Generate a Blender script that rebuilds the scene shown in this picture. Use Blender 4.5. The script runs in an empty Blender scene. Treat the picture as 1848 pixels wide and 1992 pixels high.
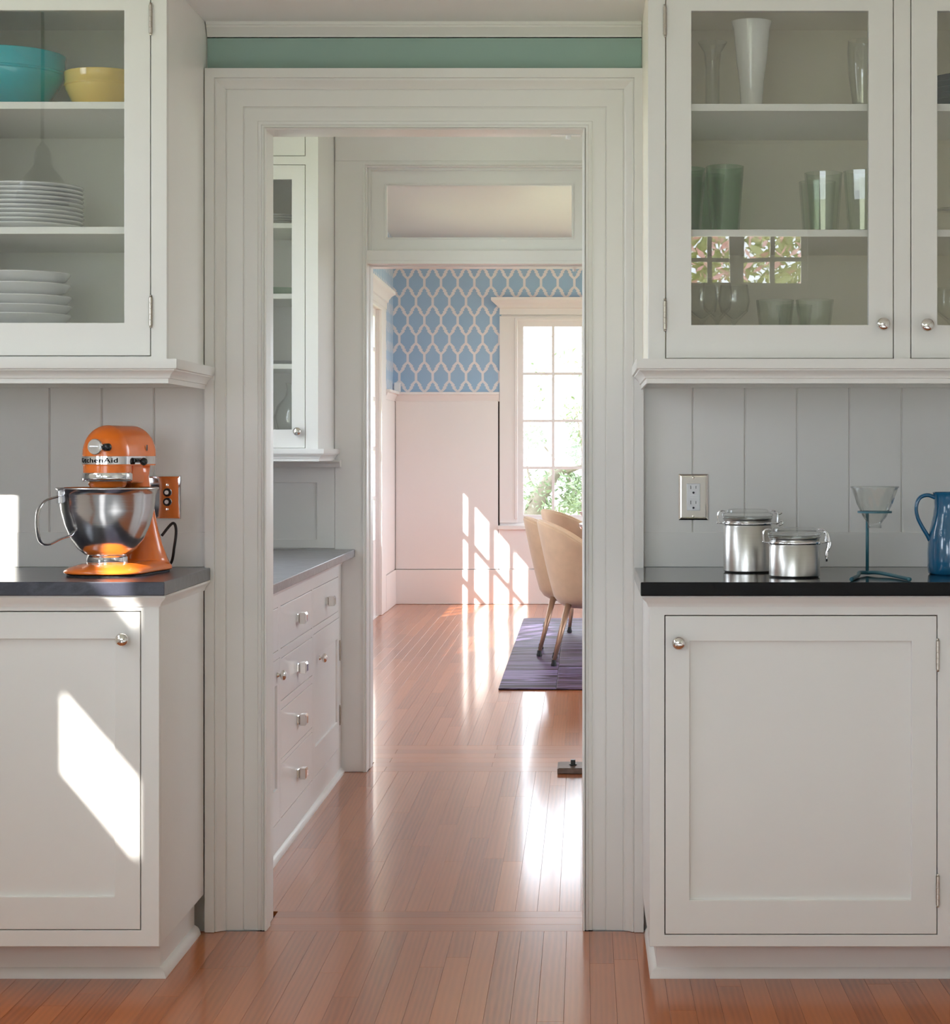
import bpy, bmesh, math, random
from mathutils import Vector, Matrix
PI = math.pi
R = random.Random(7)
SC = bpy.context.scene
COL = SC.collection

# ------------------------------------------------------------------ camera
F = 4210.0                     # focal length in pixels of the 1848x1992 frame
EYE = 1.203
cam_d = bpy.data.cameras.new('camera')
cam = bpy.data.objects.new('camera', cam_d); COL.objects.link(cam)
cam.location = (0, 0, EYE); cam.rotation_euler = (PI/2, 0, 0)
cam_d.sensor_fit = 'AUTO'; cam_d.sensor_width = 36.0
cam_d.lens = F*36.0/1992.0
cam_d.shift_x = -(1135-924)/1992.0
cam_d.shift_y = -(996-878)/1992.0
cam_d.clip_start = 0.05; cam_d.clip_end = 200
SC.camera = cam
# ------------------------------------------------------------------ world, sun, exposure
WORLD = 8.0
w = bpy.data.worlds.new('world'); SC.world = w; w.use_nodes = True
bg = w.node_tree.nodes['Background']; bg.inputs[0].default_value = (0.86, 0.945, 1.07, 1); bg.inputs[1].default_value = WORLD
SUN = Vector((0.45, 1.0, -0.52)).normalized()
sd = bpy.data.lights.new('sun', 'SUN'); sd.energy = 26.0; sd.angle = math.radians(0.6); sd.color = (1.0, 0.96, 0.90)
so = bpy.data.objects.new('sun', sd); COL.objects.link(so); so.rotation_euler = SUN.to_track_quat('-Z', 'Y').to_euler()
so.location = (-8, -12, 10)
SC.view_settings.view_transform = 'Standard'; SC.view_settings.look = 'None'
SC.view_settings.exposure = 0.0; SC.view_settings.gamma = 1.0; SC.view_settings.use_curve_mapping = False
SC.cycles.max_bounces = 14; SC.cycles.diffuse_bounces = 8; SC.cycles.glossy_bounces = 6
SC.cycles.transparent_max_bounces = 24; SC.cycles.transmission_bounces = 10
SC.cycles.sample_clamp_indirect = 6.0; SC.cycles.caustics_reflective = False; SC.cycles.caustics_refractive = False
SC.cycles.use_denoising = True

def portal(loc, direction, sx, sy):
    d = bpy.data.lights.new('window_portal', 'AREA'); d.shape = 'RECTANGLE'; d.size = sx; d.size_y = sy
    d.cycles.is_portal = True
    o = bpy.data.objects.new('window_portal', d); COL.objects.link(o); o.location = loc
    o.rotation_euler = Vector(direction).to_track_quat('-Z', 'Z').to_euler()

def X(px, Y): return (px-1135.0)*Y/F
def Z(py, Y): return EYE-(py-878.0)*Y/F
# ------------------------------------------------------------------ materials
def nodes(name):
    m = bpy.data.materials.new(name); m.use_nodes = True
    nt = m.node_tree; b = nt.nodes['Principled BSDF']
    return m, nt, b
def lk(nt, a, b): nt.links.new(a, b)
def mth(nt, op, a, b=None, c=None, clamp=False):
    n = nt.nodes.new('ShaderNodeMath'); n.operation = op; n.use_clamp = clamp
    for i, v in enumerate((a, b, c)):
        if v is None: continue
        if isinstance(v, (int, float)): n.inputs[i].default_value = v
        else: lk(nt, v, n.inputs[i])
    return n.outputs[0]
def ramp(nt, fac, stops, interp='LINEAR'):
    n = nt.nodes.new('ShaderNodeValToRGB'); n.color_ramp.interpolation = interp
    cr = n.color_ramp
    while len(cr.elements) < len(stops): cr.elements.new(0.5)
    for e, (p, c) in zip(cr.elements, stops):
        e.position = p; e.color = (c, c, c, 1) if isinstance(c, (int, float)) else tuple(c)+(1,)
    lk(nt, fac, n.inputs[0]); return n.outputs[0]
def noise(nt, vec, scale, detail=3, rough=0.5, dist=0.0):
    n = nt.nodes.new('ShaderNodeTexNoise'); n.inputs['Scale'].default_value = scale
    n.inputs['Detail'].default_value = detail; n.inputs['Roughness'].default_value = rough
    n.inputs['Distortion'].default_value = dist
    if vec is not None: lk(nt, vec, n.inputs['Vector'])
    return n.outputs[0]
def mapping(nt, vec, scale=(1,1,1), loc=(0,0,0)):
    n = nt.nodes.new('ShaderNodeMapping'); n.inputs['Scale'].default_value = scale; n.inputs['Location'].default_value = loc
    lk(nt, vec, n.inputs['Vector']); return n.outputs[0]
def bump(nt, b, h, strength, dist=0.001):
    n = nt.nodes.new('ShaderNodeBump'); n.inputs['Strength'].default_value = strength; n.inputs['Distance'].default_value = dist
    lk(nt, h, n.inputs['Height']); lk(nt, n.outputs[0], b.inputs['Normal'])
def mixc(nt, fac, a, b):
    n = nt.nodes.new('ShaderNodeMix'); n.data_type = 'RGBA'
    if isinstance(fac, (int, float)): n.inputs[0].default_value = fac
    else: lk(nt, fac, n.inputs[0])
    for i, v in ((6, a), (7, b)):
        if isinstance(v, tuple): n.inputs[i].default_value = v+(1,)
        else: lk(nt, v, n.inputs[i])
    return n.outputs[2]
def plain(name, col, rough=0.5, metal=0.0, nscale=0, var=0.06, bmp=0.0, coat=0.0, spec=0.5, sheen=0.0):
    m, nt, b = nodes(name)
    b.inputs['Roughness'].default_value = rough; b.inputs['Metallic'].default_value = metal
    b.inputs['Coat Weight'].default_value = coat; b.inputs['Coat Roughness'].default_value = 0.05
    b.inputs['Specular IOR Level'].default_value = spec
    if sheen: b.inputs['Sheen Weight'].default_value = sheen
    if nscale:
        tc = nt.nodes.new('ShaderNodeTexCoord')
        nz = noise(nt, tc.outputs['Object'], nscale, 4)
        lo = tuple(c*(1-var) for c in col); hi = tuple(min(1, c*(1+var)) for c in col)
        lk(nt, mixc(nt, nz, lo, hi), b.inputs['Base Color'])
        if bmp: bump(nt, b, nz, bmp)
    else:
        b.inputs['Base Color'].default_value = tuple(col)+(1,)
    return m
M = {}
M['paint'] = plain('cream_cabinet_paint', (0.79, 0.775, 0.745), 0.33, nscale=6, var=0.015)
M['inside'] = plain('lightened_cabinet_interior', (0.89, 0.88, 0.85), 0.35, nscale=6, var=0.015)  # cabinet paint lightened to make up for weak light behind the doors
M['trim'] = plain('white_trim_paint', (0.79, 0.78, 0.755), 0.30, nscale=5, var=0.015)
M['wall'] = plain('white_wall_paint', (0.78, 0.77, 0.745), 0.5, nscale=8, var=0.02)
M['pwhite'] = plain('pantry_white_paint', (0.82, 0.81, 0.80), 0.30, nscale=6, var=0.015)
M['ceil'] = plain('ceiling_paint', (0.80, 0.79, 0.78), 0.8, nscale=4, var=0.02)
M['green'] = plain('green_wall_paint', (0.30, 0.43, 0.385), 0.6, nscale=5, var=0.03)
M['dwhite'] = plain('dining_white_paint', (0.84, 0.80, 0.79), 0.4, nscale=4, var=0.015)
M['nickel'] = plain('polished_nickel', (0.78, 0.75, 0.72), 0.10, 1.0, nscale=6, var=0.04)
M['chrome'] = plain('chrome', (0.88, 0.88, 0.90), 0.05, 1.0, nscale=40, var=0.02)
M['hinge'] = plain('aged_nickel', (0.55, 0.50, 0.44), 0.28, 1.0, nscale=30, var=0.10)
M['orange'] = plain('orange_enamel', (0.95, 0.21, 0.022), 0.24, nscale=3, var=0.02, coat=0.5)
M['blackp'] = plain('black_plastic', (0.012, 0.012, 0.013), 0.25, nscale=20, var=0.1)
M['ink'] = plain('printed_black_ink', (0.01, 0.01, 0.01), 0.95, nscale=20, var=0.1, spec=0.05)
M['darkgap'] = plain('dark_shadow_gap', (0.05, 0.04, 0.035), 0.9, nscale=20, var=0.1)
M['turq'] = plain('turquoise_glaze', (0.0, 0.50, 0.62), 0.12, nscale=4, var=0.05, coat=0.5)
M['yellow'] = plain('yellow_glaze', (0.95, 0.66, 0.17), 0.12, nscale=4, var=0.04, coat=0.5)
M['china'] = plain('white_china', (0.80, 0.80, 0.82), 0.15, nscale=4, var=0.02, coat=0.4)
M['milk'] = plain('milk_glass', (0.97, 0.97, 0.97), 0.15, nscale=90, var=0.04, bmp=0.5, coat=0.4)
M['teal'] = plain('teal_powder_coat', (0.035, 0.135, 0.175), 0.4, nscale=40, var=0.1)
M['tealdish'] = plain('dark_teal_glaze', (0.02, 0.075, 0.09), 0.15, nscale=6, var=0.1, coat=0.5)
M['blue'] = plain('blue_ceramic_glaze', (0.012, 0.12, 0.25), 0.12, nscale=25, var=0.25, bmp=0.25, coat=0.8)
M['outlet'] = plain('white_plastic', (0.85, 0.86, 0.88), 0.3, nscale=10, var=0.01)
M['velvet'] = plain('camel_velvet', (0.70, 0.49, 0.31), 0.75, nscale=14, var=0.16, bmp=0.2, sheen=0.6)
M['bronze'] = plain('brushed_copper_leg', (0.50, 0.32, 0.22), 0.35, 0.6, nscale=50, var=0.08)
M['brown'] = plain('aged_brown_metal', (0.16, 0.11, 0.09), 0.4, 0.5, nscale=40, var=0.5, bmp=0.3)
M['redwood'] = plain('dark_red_table_wood', (0.10, 0.025, 0.03), 0.12, nscale=12, var=0.3, coat=0.6)
M['darkrubber'] = plain('black_rubber', (0.02, 0.02, 0.022), 0.6, nscale=20, var=0.1)
M['lampwhite'] = plain('grey_lamp_enamel', (0.38, 0.37, 0.34), 0.3, nscale=9, var=0.05)
M['bark'] = plain('tree_bark', (0.24, 0.20, 0.16), 0.9, nscale=30, var=0.4, bmp=1.0)
M['lawn'] = plain('garden_ground', (0.33, 0.36, 0.22), 0.9, nscale=3, var=0.3)
M['render'] = plain('exterior_render', (0.6, 0.58, 0.53), 0.9, nscale=4, var=0.05)

def brushed(name, col, rough, axis_scale, aniso=0.0):
    m, nt, b = nodes(name)
    tc = nt.nodes.new('ShaderNodeTexCoord')
    nz = noise(nt, mapping(nt, tc.outputs['Object'], axis_scale), 1.0, 5, 0.6)
    lk(nt, mixc(nt, nz, tuple(c*0.86 for c in col), col), b.inputs['Base Color'])
    b.inputs['Metallic'].default_value = 1.0
    lk(nt, mth(nt, 'MULTIPLY_ADD', nz, 0.12, rough-0.06), b.inputs['Roughness'])
    b.inputs['Anisotropic'].default_value = aniso
    bump(nt, b, nz, 0.08)
    return m
M['steelcan'] = brushed('brushed_steel', (0.62, 0.60, 0.57), 0.30, (4, 4, 400))
M['steelbowl'] = brushed('polished_steel_bowl', (0.72, 0.72, 0.74), 0.16, (5, 5, 500))

def glassm(name, tint, refl=1.0, rough=0.0, density=0.0):
    """thin sheet glass: clear film plus a Fresnel mirror layer"""
    m = bpy.data.materials.new(name); m.use_nodes = True; nt = m.node_tree
    for n in list(nt.nodes): nt.nodes.remove(n)
    out = nt.nodes.new('ShaderNodeOutputMaterial')
    tr = nt.nodes.new('ShaderNodeBsdfTransparent'); tr.inputs[0].default_value = tuple(tint)+(1,)
    gl = nt.nodes.new('ShaderNodeBsdfGlossy'); gl.inputs['Roughness'].default_value = rough
    tc = nt.nodes.new('ShaderNodeTexCoord')
    nz = noise(nt, tc.outputs['Object'], 3.0, 2)
    bp = nt.nodes.new('ShaderNodeBump'); bp.inputs['Strength'].default_value = 0.02; bp.inputs['Distance'].default_value = 0.01
    lk(nt, nz, bp.inputs['Height']); lk(nt, bp.outputs[0], gl.inputs['Normal'])
    ge = nt.nodes.new('ShaderNodeNewGeometry'); dp = nt.nodes.new('ShaderNodeVectorMath'); dp.operation = 'DOT_PRODUCT'
    lk(nt, ge.outputs['Normal'], dp.inputs[0]); lk(nt, ge.outputs['Incoming'], dp.inputs[1])
    ca = mth(nt, 'SUBTRACT', 1.0, mth(nt, 'ABSOLUTE', dp.outputs['Value']), clamp=True)
    f = mth(nt, 'MULTIPLY', mth(nt, 'MULTIPLY_ADD', mth(nt, 'POWER', ca, 5.0), 0.96, 0.04), refl, clamp=True)
    mx = nt.nodes.new('ShaderNodeMixShader'); lk(nt, f, mx.inputs[0]); lk(nt, tr.outputs[0], mx.inputs[1]); lk(nt, gl.outputs[0], mx.inputs[2])
    lk(nt, mx.outputs[0], out.inputs[0]); return m
M['pane'] = glassm('cabinet_glass', (0.995, 0.997, 0.988), 2.2)
M['winpane'] = glassm('window_glass', (0.985, 0.99, 0.985), 1.0)
M['clear'] = glassm('clear_glass', (0.975, 0.982, 0.975), 1.7)
M['greeng'] = glassm('green_glass', (0.74, 0.86, 0.77), 1.6)
M['paleg'] = glassm('pale_green_glass', (0.945, 0.972, 0.95), 1.8)

def soapstone(name, base, vein, rough, coat):
    m, nt, b = nodes(name); tc = nt.nodes.new('ShaderNodeTexCoord')
    v = mapping(nt, tc.outputs['Object'], (2, 6, 6))
    nz = noise(nt, v, 2.2, 6, 0.6, 1.2)
    f = ramp(nt, nz, [(0.44, 0.0), (0.52, 0.5), (0.58, 0.0)])
    sp = noise(nt, tc.outputs['Object'], 260, 2)
    c = mixc(nt, f, base, vein)
    c = mixc(nt, mth(nt, 'MULTIPLY', ramp(nt, sp, [(0.6, 0.0), (0.75, 1.0)]), 0.35), c, vein)
    lk(nt, c, b.inputs['Base Color']); b.inputs['Roughness'].default_value = rough
    b.inputs['Coat Weight'].default_value = coat; b.inputs['Coat Roughness'].default_value = 0.08
    return m
M['stoneL'] = soapstone('charcoal_soapstone', (0.026, 0.027, 0.044), (0.075, 0.078, 0.10), 0.28, 0.25)
M['stoneR'] = soapstone('black_soapstone', (0.004, 0.004, 0.005), (0.012, 0.012, 0.014), 0.10, 0.0)
M['stoneR'].node_tree.nodes['Principled BSDF'].inputs['Specular IOR Level'].default_value = 0.35
M['stoneP'] = soapstone('grey_soapstone', (0.20, 0.20, 0.22), (0.32, 0.32, 0.34), 0.35, 0.2)

def wood(name, c_lo, c_mid, c_hi, rough):
    m, nt, b = nodes(name)
    tc = nt.nodes.new('ShaderNodeTexCoord'); oi = nt.nodes.new('ShaderNodeObjectInfo')
    # every plank reads its own stretch of timber
    ofs = nt.nodes.new('ShaderNodeVectorMath'); ofs.operation = 'ADD'
    cmb = nt.nodes.new('ShaderNodeCombineXYZ')
    for i, k in enumerate((37.0, 91.0, 13.0)): lk(nt, mth(nt, 'MULTIPLY', oi.outputs['Random'], k), cmb.inputs[i])
    lk(nt, tc.outputs['Object'], ofs.inputs[0]); lk(nt, cmb.outputs[0], ofs.inputs[1])
    v = mapping(nt, ofs.outputs[0], (1.0, 0.06, 1.0))
    warp = noise(nt, mapping(nt, ofs.outputs[0], (9, 1.1, 1)), 1.0, 2, 0.5, 0.6)
    wv = nt.nodes.new('ShaderNodeTexWave'); wv.wave_type = 'BANDS'; wv.bands_direction = 'X'
    wv.inputs['Scale'].default_value = 22; wv.inputs['Distortion'].default_value = 9; wv.inputs['Detail'].default_value = 2
    wv.inputs['Detail Scale'].default_value = 0.6
    lk(nt, v, wv.inputs['Vector'])
    fine = noise(nt, mapping(nt, ofs.outputs[0], (170, 9, 1)), 1.0, 3, 0.6)
    g = mth(nt, 'ADD', mth(nt, 'MULTIPLY', wv.outputs['Fac'], 0.27), mth(nt, 'MULTIPLY', fine, 0.50))
    g = mth(nt, 'ADD', g, mth(nt, 'MULTIPLY', warp, 0.30), clamp=True)
    r2 = mth(nt, 'FRACT', mth(nt, 'MULTIPLY', oi.outputs['Random'], 57.3))
    col = mixc(nt, g, c_lo, c_mid)
    col = mixc(nt, mth(nt, 'MULTIPLY', r2, 0.55), col, c_hi)
    lk(nt, col, b.inputs['Base Color'])
    b.inputs['Roughness'].default_value = rough
    bump(nt, b, noise(nt, mapping(nt, ofs.outputs[0], (14, 3, 1)), 1.0, 1), 0.10, 0.0010)
    b.inputs['Specular IOR Level'].default_value = 0.25; b.inputs['Coat Weight'].default_value = 0.55; b.inputs['Coat Roughness'].default_value = 0.11
    return m
M['oak'] = wood('red_oak_floor', (0.18, 0.042, 0.010), (0.50, 0.140, 0.038), (0.60, 0.19, 0.055), 0.278)

def wallpaper(name, axis):
    m, nt, b = nodes(name)
    tc = nt.nodes.new('ShaderNodeTexCoord'); sp = nt.nodes.new('ShaderNodeSeparateXYZ'); lk(nt, tc.outputs['Object'], sp.inputs[0])
    u = mth(nt, 'DIVIDE', mth(nt, 'ADD', sp.outputs[axis], 9.985), 0.1313)
    v = mth(nt, 'DIVIDE', mth(nt, 'ADD', sp.outputs[2], -0.007), 0.1485)
    row = mth(nt, 'FLOOR', v); wv = mth(nt, 'FRACT', v)
    par = mth(nt, 'MODULO', row, 2.0)
    uu = mth(nt, 'ADD', u, mth(nt, 'MULTIPLY', par, 0.5))
    a = mth(nt, 'MULTIPLY', mth(nt, 'PINGPONG', uu, 0.5), 2.0)          # 0 at this row's posts, 1 at the next row's
    c = ramp(nt, wv, [(0.0, 0.0), (0.20, 0.0), (0.41, 0.46), (0.47, 0.40), (0.53, 0.60), (0.59, 0.54), (0.80, 1.0), (1.0, 1.0)])
    wid = ramp(nt, wv, [(0.0, 0.15), (0.18, 0.15), (0.24, 0.205), (0.76, 0.205), (0.82, 0.15), (1.0, 0.15)])
    d = mth(nt, 'ABSOLUTE', mth(nt, 'SUBTRACT', a, c))
    mask = mth(nt, 'LESS_THAN', d, wid)
    nz = noise(nt, tc.outputs['Object'], 7, 2)
    blue = mixc(nt, nz, (0.33, 0.49, 0.68), (0.38, 0.54, 0.73))
    lk(nt, mixc(nt, mask, blue, (0.82, 0.76, 0.78)), b.inputs['Base Color'])
    b.inputs['Roughness'].default_value = 0.6
    return m
M['paperx'] = wallpaper('lattice_wallpaper', 0)
M['papery'] = wallpaper('lattice_wallpaper_side', 1)

def hide(name):
    m, nt, b = nodes(name)
    tc = nt.nodes.new('ShaderNodeTexCoord'); oi = nt.nodes.new('ShaderNodeObjectInfo')
    cmb = nt.nodes.new('ShaderNodeCombineXYZ')
    for i, k in enumerate((31.0, 77.0, 9.0)): lk(nt, mth(nt, 'MULTIPLY', oi.outputs['Random'], k), cmb.inputs[i])
    ofs = nt.nodes.new('ShaderNodeVectorMath'); ofs.operation = 'ADD'
    lk(nt, tc.outputs['Object'], ofs.inputs[0]); lk(nt, cmb.outputs[0], ofs.inputs[1])
    nz = noise(nt, mapping(nt, ofs.outputs[0], (2.2, 11, 1)), 1.0, 4, 0.6, 1.0)
    f = ramp(nt, nz, [(0.40, 0.0), (0.48, 0.25), (0.58, 1.0)])
    c = mixc(nt, f, (0.012, 0.007, 0.025), (0.23, 0.175, 0.36))
    c = mixc(nt, mth(nt, 'MULTIPLY', oi.outputs['Random'], 0.6), c, (0.055, 0.02, 0.045))
    lk(nt, c, b.inputs['Base Color']); b.inputs['Roughness'].default_value = 0.5; b.inputs['Specular IOR Level'].default_value = 0.3
    bump(nt, b, nz, 0.5, 0.004)
    return m
M['hide'] = hide('violet_cowhide')
def leaf(name, a, b_):
    m, nt, b = nodes(name); tc = nt.nodes.new('ShaderNodeTexCoord')
    nz = noise(nt, tc.outputs['Object'], 2.5, 3)
    lk(nt, mixc(nt, nz, a, b_), b.inputs['Base Color']); b.inputs['Roughness'].default_value = 0.5
    return m
M['leaf'] = leaf('green_leaf', (0.09, 0.12, 0.06), (0.28, 0.36, 0.20))
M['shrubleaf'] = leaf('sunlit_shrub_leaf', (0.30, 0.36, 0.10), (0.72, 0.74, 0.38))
M['flower'] = leaf('pink_blossom', (0.75, 0.28, 0.30), (0.9, 0.7, 0.62))

# ------------------------------------------------------------------ mesh helpers
def quad(bm, vs):
    try: bm.faces.new(vs)
    except ValueError: pass
def box(bm, x0, x1, y0, y1, z0, z1):
    v = [bm.verts.new(p) for p in ((x0,y0,z0),(x1,y0,z0),(x1,y1,z0),(x0,y1,z0),(x0,y0,z1),(x1,y0,z1),(x1,y1,z1),(x0,y1,z1))]
    for f in ((0,3,2,1),(4,5,6,7),(0,1,5,4),(1,2,6,5),(2,3,7,6),(3,0,4,7)): quad(bm, [v[i] for i in f])
def front(Y):        # faces the kitchen camera: u right, v up, w deeper
    return lambda u, v, w_: (u, Y+w_, v)
def faceright(Xp):   # faces +x: u along +y, v up, w away to -x
    return lambda u, v, w_: (Xp-w_, u, v)
def plate(bm, mp, u0, u1, v0, v1, w0, w1, holes=()):
    us = sorted({u0, u1, *[h[0] for h in holes], *[h[1] for h in holes]})
    vs = sorted({v0, v1, *[h[2] for h in holes], *[h[3] for h in holes]})
    us = [u for u in us if u0 <= u <= u1]; vs = [v for v in vs if v0 <= v <= v1]
    nu, nv = len(us)-1, len(vs)-1
    def solid(i, j):
        if i < 0 or j < 0 or i >= nu or j >= nv: return False
        cu, cv = (us[i]+us[i+1])/2, (vs[j]+vs[j+1])/2
        return not any(h[0] < cu < h[1] and h[2] < cv < h[3] for h in holes)
    cache = {}
    def V(i, j, k):
        if (i, j, k) not in cache: cache[i, j, k] = bm.verts.new(mp(us[i], vs[j], (w0, w1)[k]))
        return cache[i, j, k]
    for i in range(nu):
        for j in range(nv):
            if not solid(i, j): continue
            quad(bm, [V(i,j,0), V(i+1,j,0), V(i+1,j+1,0), V(i,j+1,0)])
            quad(bm, [V(i,j,1), V(i,j+1,1), V(i+1,j+1,1), V(i+1,j,1)])
            if not solid(i-1, j): quad(bm, [V(i,j,0), V(i,j+1,0), V(i,j+1,1), V(i,j,1)])
            if not solid(i+1, j): quad(bm, [V(i+1,j,0), V(i+1,j,1), V(i+1,j+1,1), V(i+1,j+1,0)])
            if not solid(i, j-1): quad(bm, [V(i,j,0), V(i,j,1), V(i+1,j,1), V(i+1,j,0)])
            if not solid(i, j+1): quad(bm, [V(i,j+1,0), V(i+1,j+1,0), V(i+1,j+1,1), V(i,j+1,1)])
def rings(bm, rs, cap0=True, cap1=True, closed=True):
    """skin a list of vertex-coordinate rings"""
    vr = [[bm.verts.new(p) for p in r] for r in rs]
    n = len(vr[0])
    for a, b in zip(vr, vr[1:]):
        for i in range(n if closed else n-1):
            j = (i+1) % n
            quad(bm, [a[i], a[j], b[j], b[i]])
    if cap0: quad(bm, vr[0][::-1])
    if cap1: quad(bm, vr[-1])
def lathe(bm, prof, segs=32, c=(0,0,0), axis='z', cap0=False, cap1=False):
    """prof: (radius, height) pairs"""
    rs = []
    for r, h in prof:
        ring = []
        for i in range(segs):
            a = 2*PI*i/segs
            p = (r*math.cos(a), r*math.sin(a), h)
            if axis == 'y': p = (p[0], -p[2], p[1])      # height grows towards -y (towards the camera)
            elif axis == 'x': p = (p[2], p[0], p[1])
            ring.append((p[0]+c[0], p[1]+c[1], p[2]+c[2]))
        rs.append(ring)
    rings(bm, rs, cap0, cap1)
def tube(bm, pts, r, segs=10, caps=True, flat=None):
    pts = [Vector(p) for p in pts]
    rs = []; up = Vector((0, 0, 1)); prevn = None
    for i, p in enumerate(pts):
        d = (pts[min(i+1, len(pts)-1)]-pts[max(i-1, 0)]).normalized()
        if prevn is None:
            ref = up if abs(d.dot(up)) < 0.9 else Vector((1, 0, 0))
            n = d.cross(ref).normalized()
        else:
            n = (prevn-d*prevn.dot(d)).normalized()
        prevn = n; b = d.cross(n)
        rr = r[i] if isinstance(r, (list, tuple)) else r
        ring = []
        for k in range(segs):
            a = 2*PI*k/segs
            q = p+n*(rr*math.cos(a))*(flat[0] if flat else 1)+b*(rr*math.sin(a))*(flat[1] if flat else 1)
            ring.append(tuple(q))
        rs.append(ring)
    rings(bm, rs, caps, caps)
def smoothpath(pts, n=6):
    P = [Vector(p) for p in pts]; out = []
    for i in range(len(P)-1):
        p0, p1, p2, p3 = P[max(i-1, 0)], P[i], P[i+1], P[min(i+2, len(P)-1)]
        for k in range(n):
            t = k/n
            out.append(0.5*((2*p1)+(-p0+p2)*t+(2*p0-5*p1+4*p2-p3)*t*t+(-p0+3*p1-3*p2+p3)*t**3))
    out.append(P[-1]); return out
def sweep(bm, mp, path, prof, closed_prof=True):
    """path: 2-D points (a,b), mitred; prof: (offset to the right of travel, height c); mp(a,b,c)->xyz"""
    n = len(path); rs = []
    for i, p in enumerate(path):
        def nrm(a, b):
            dx, dy = b[0]-a[0], b[1]-a[1]; l = math.hypot(dx, dy); return (dy/l, -dx/l)
        if i == 0: m_ = nrm(path[0], path[1]); k = 1
        elif i == n-1: m_ = nrm(path[-2], path[-1]); k = 1
        else:
            a, b = nrm(path[i-1], p), nrm(p, path[i+1])
            sx, sy = a[0]+b[0], a[1]+b[1]; l = math.hypot(sx, sy); m_ = (sx/l, sy/l)
            k = 1/(m_[0]*a[0]+m_[1]*a[1])
        rs.append([mp(p[0]+m_[0]*k*o, p[1]+m_[1]*k*o, h) for o, h in prof])
    rings(bm, rs)
def mk(name, bm, mat, parent=None, bev=0.0, smooth=False, segs=2, solid=0.0, autos=None, doubles=True):
    if doubles: bmesh.ops.remove_doubles(bm, verts=bm.verts, dist=1e-6)
    bmesh.ops.recalc_face_normals(bm, faces=bm.faces)
    me = bpy.data.meshes.new(name)
    for f in bm.faces: f.smooth = bool(smooth)
    if autos is not None:
        for f in bm.faces: f.smooth = True
        lim = math.radians(autos)
        for e in bm.edges:
            if len(e.link_faces) == 2 and e.calc_face_angle(0) > lim: e.smooth = False
    bm.to_mesh(me); bm.free()
    if mat: me.materials.append(mat)
    o = bpy.data.objects.new(name, me); COL.objects.link(o)
    if parent is not None: o.parent = parent
    if solid:
        s = o.modifiers.new('solid', 'SOLIDIFY'); s.thickness = solid; s.offset = -1
    if bev:
        b = o.modifiers.new('bevel', 'BEVEL'); b.width = bev; b.segments = segs; b.limit_method = 'ANGLE'; b.angle_limit = math.radians(40)
        b.harden_normals = False
    return o
def tag(o, label=None, cat=None, group=None, kind=None):
    if label: o['label'] = label
    if cat: o['category'] = cat
    if group: o['group'] = group
    if kind: o['kind'] = kind
    return o
def empty(name, loc=(0,0,0), rz=0, label=None, cat=None, group=None, kind=None):
    o = bpy.data.objects.new(name, None); COL.objects.link(o); o.location = loc; o.rotation_euler = (0, 0, rz)
    o.empty_display_size = 0.05
    return tag(o, label, cat, group, kind)
def NB(): return bmesh.new()
def copy_tree(o, parent=None):
    c = o.copy(); COL.objects.link(c); c.parent = parent
    for ch in list(o.children): copy_tree(ch, c)
    return c
def struct(name, bm, mat, label=None, bev=0.0, parent=None, autos=None):
    o = mk(name, bm, mat, parent, bev=bev, autos=autos)
    if parent is None: o['kind'] = 'structure'
    if label: o['label'] = label
    return o

# ------------------------------------------------------------------ main planes
YW = 5.450          # kitchen wall with the doorway
YB1 = 5.570         # its pantry side
Y2, Y2B = 8.12, 8.35  # second wall
YD = 17.05          # dining room far wall
XL = -1.50          # pantry and dining left wall
KX0, KX1, KY0 = -2.2, 2.4, -1.0
CEIL = 2.75
SOFF = 2.28
XCL, XCR = -0.949, 0.1475          # facing sides of the kitchen cabinets
O1L, O1R, O1T = -0.799, 0.003, 2.013    # first doorway
O2L, O2R, O2T = -0.812, 0.030, 1.907    # second doorway
TR = (-0.812, 0.030, 1.957, 2.270)      # transom opening

# ------------------------------------------------------------------ floors
plank_cache = {}
def plank_mesh(lx, ly, tag_='p'):
    k = (round(lx, 4), round(ly, 3))
    if k not in plank_cache:
        bm = NB(); b = 0.0004; t = 0.012
        x, y = lx/2, ly/2
        lo = [(-x,-y,-t),(x,-y,-t),(x,y,-t),(-x,y,-t)]
        mi = [(-x,-y,-b),(x,-y,-b),(x,y,-b),(-x,y,-b)]
        hi = [(-x+b,-y+b,0),(x-b,-y+b,0),(x-b,y-b,0),(-x+b,y-b,0)]
        rings(bm, [lo, mi, hi])
        bmesh.ops.recalc_face_normals(bm, faces=bm.faces)
        me = bpy.data.meshes.new('plank'); bm.to_mesh(me); bm.free(); me.materials.append(M['oak'])
        plank_cache[k] = me
    return plank_cache[k]
def put_plank(parent, cx, cy, lx, ly, along_x=False):
    o = bpy.data.objects.new('plank', plank_mesh(lx, ly)); COL.objects.link(o); o.parent = parent
    o.location = (cx, cy, 0)
    if along_x: o.rotation_euler = (0, 0, PI/2)
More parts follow.
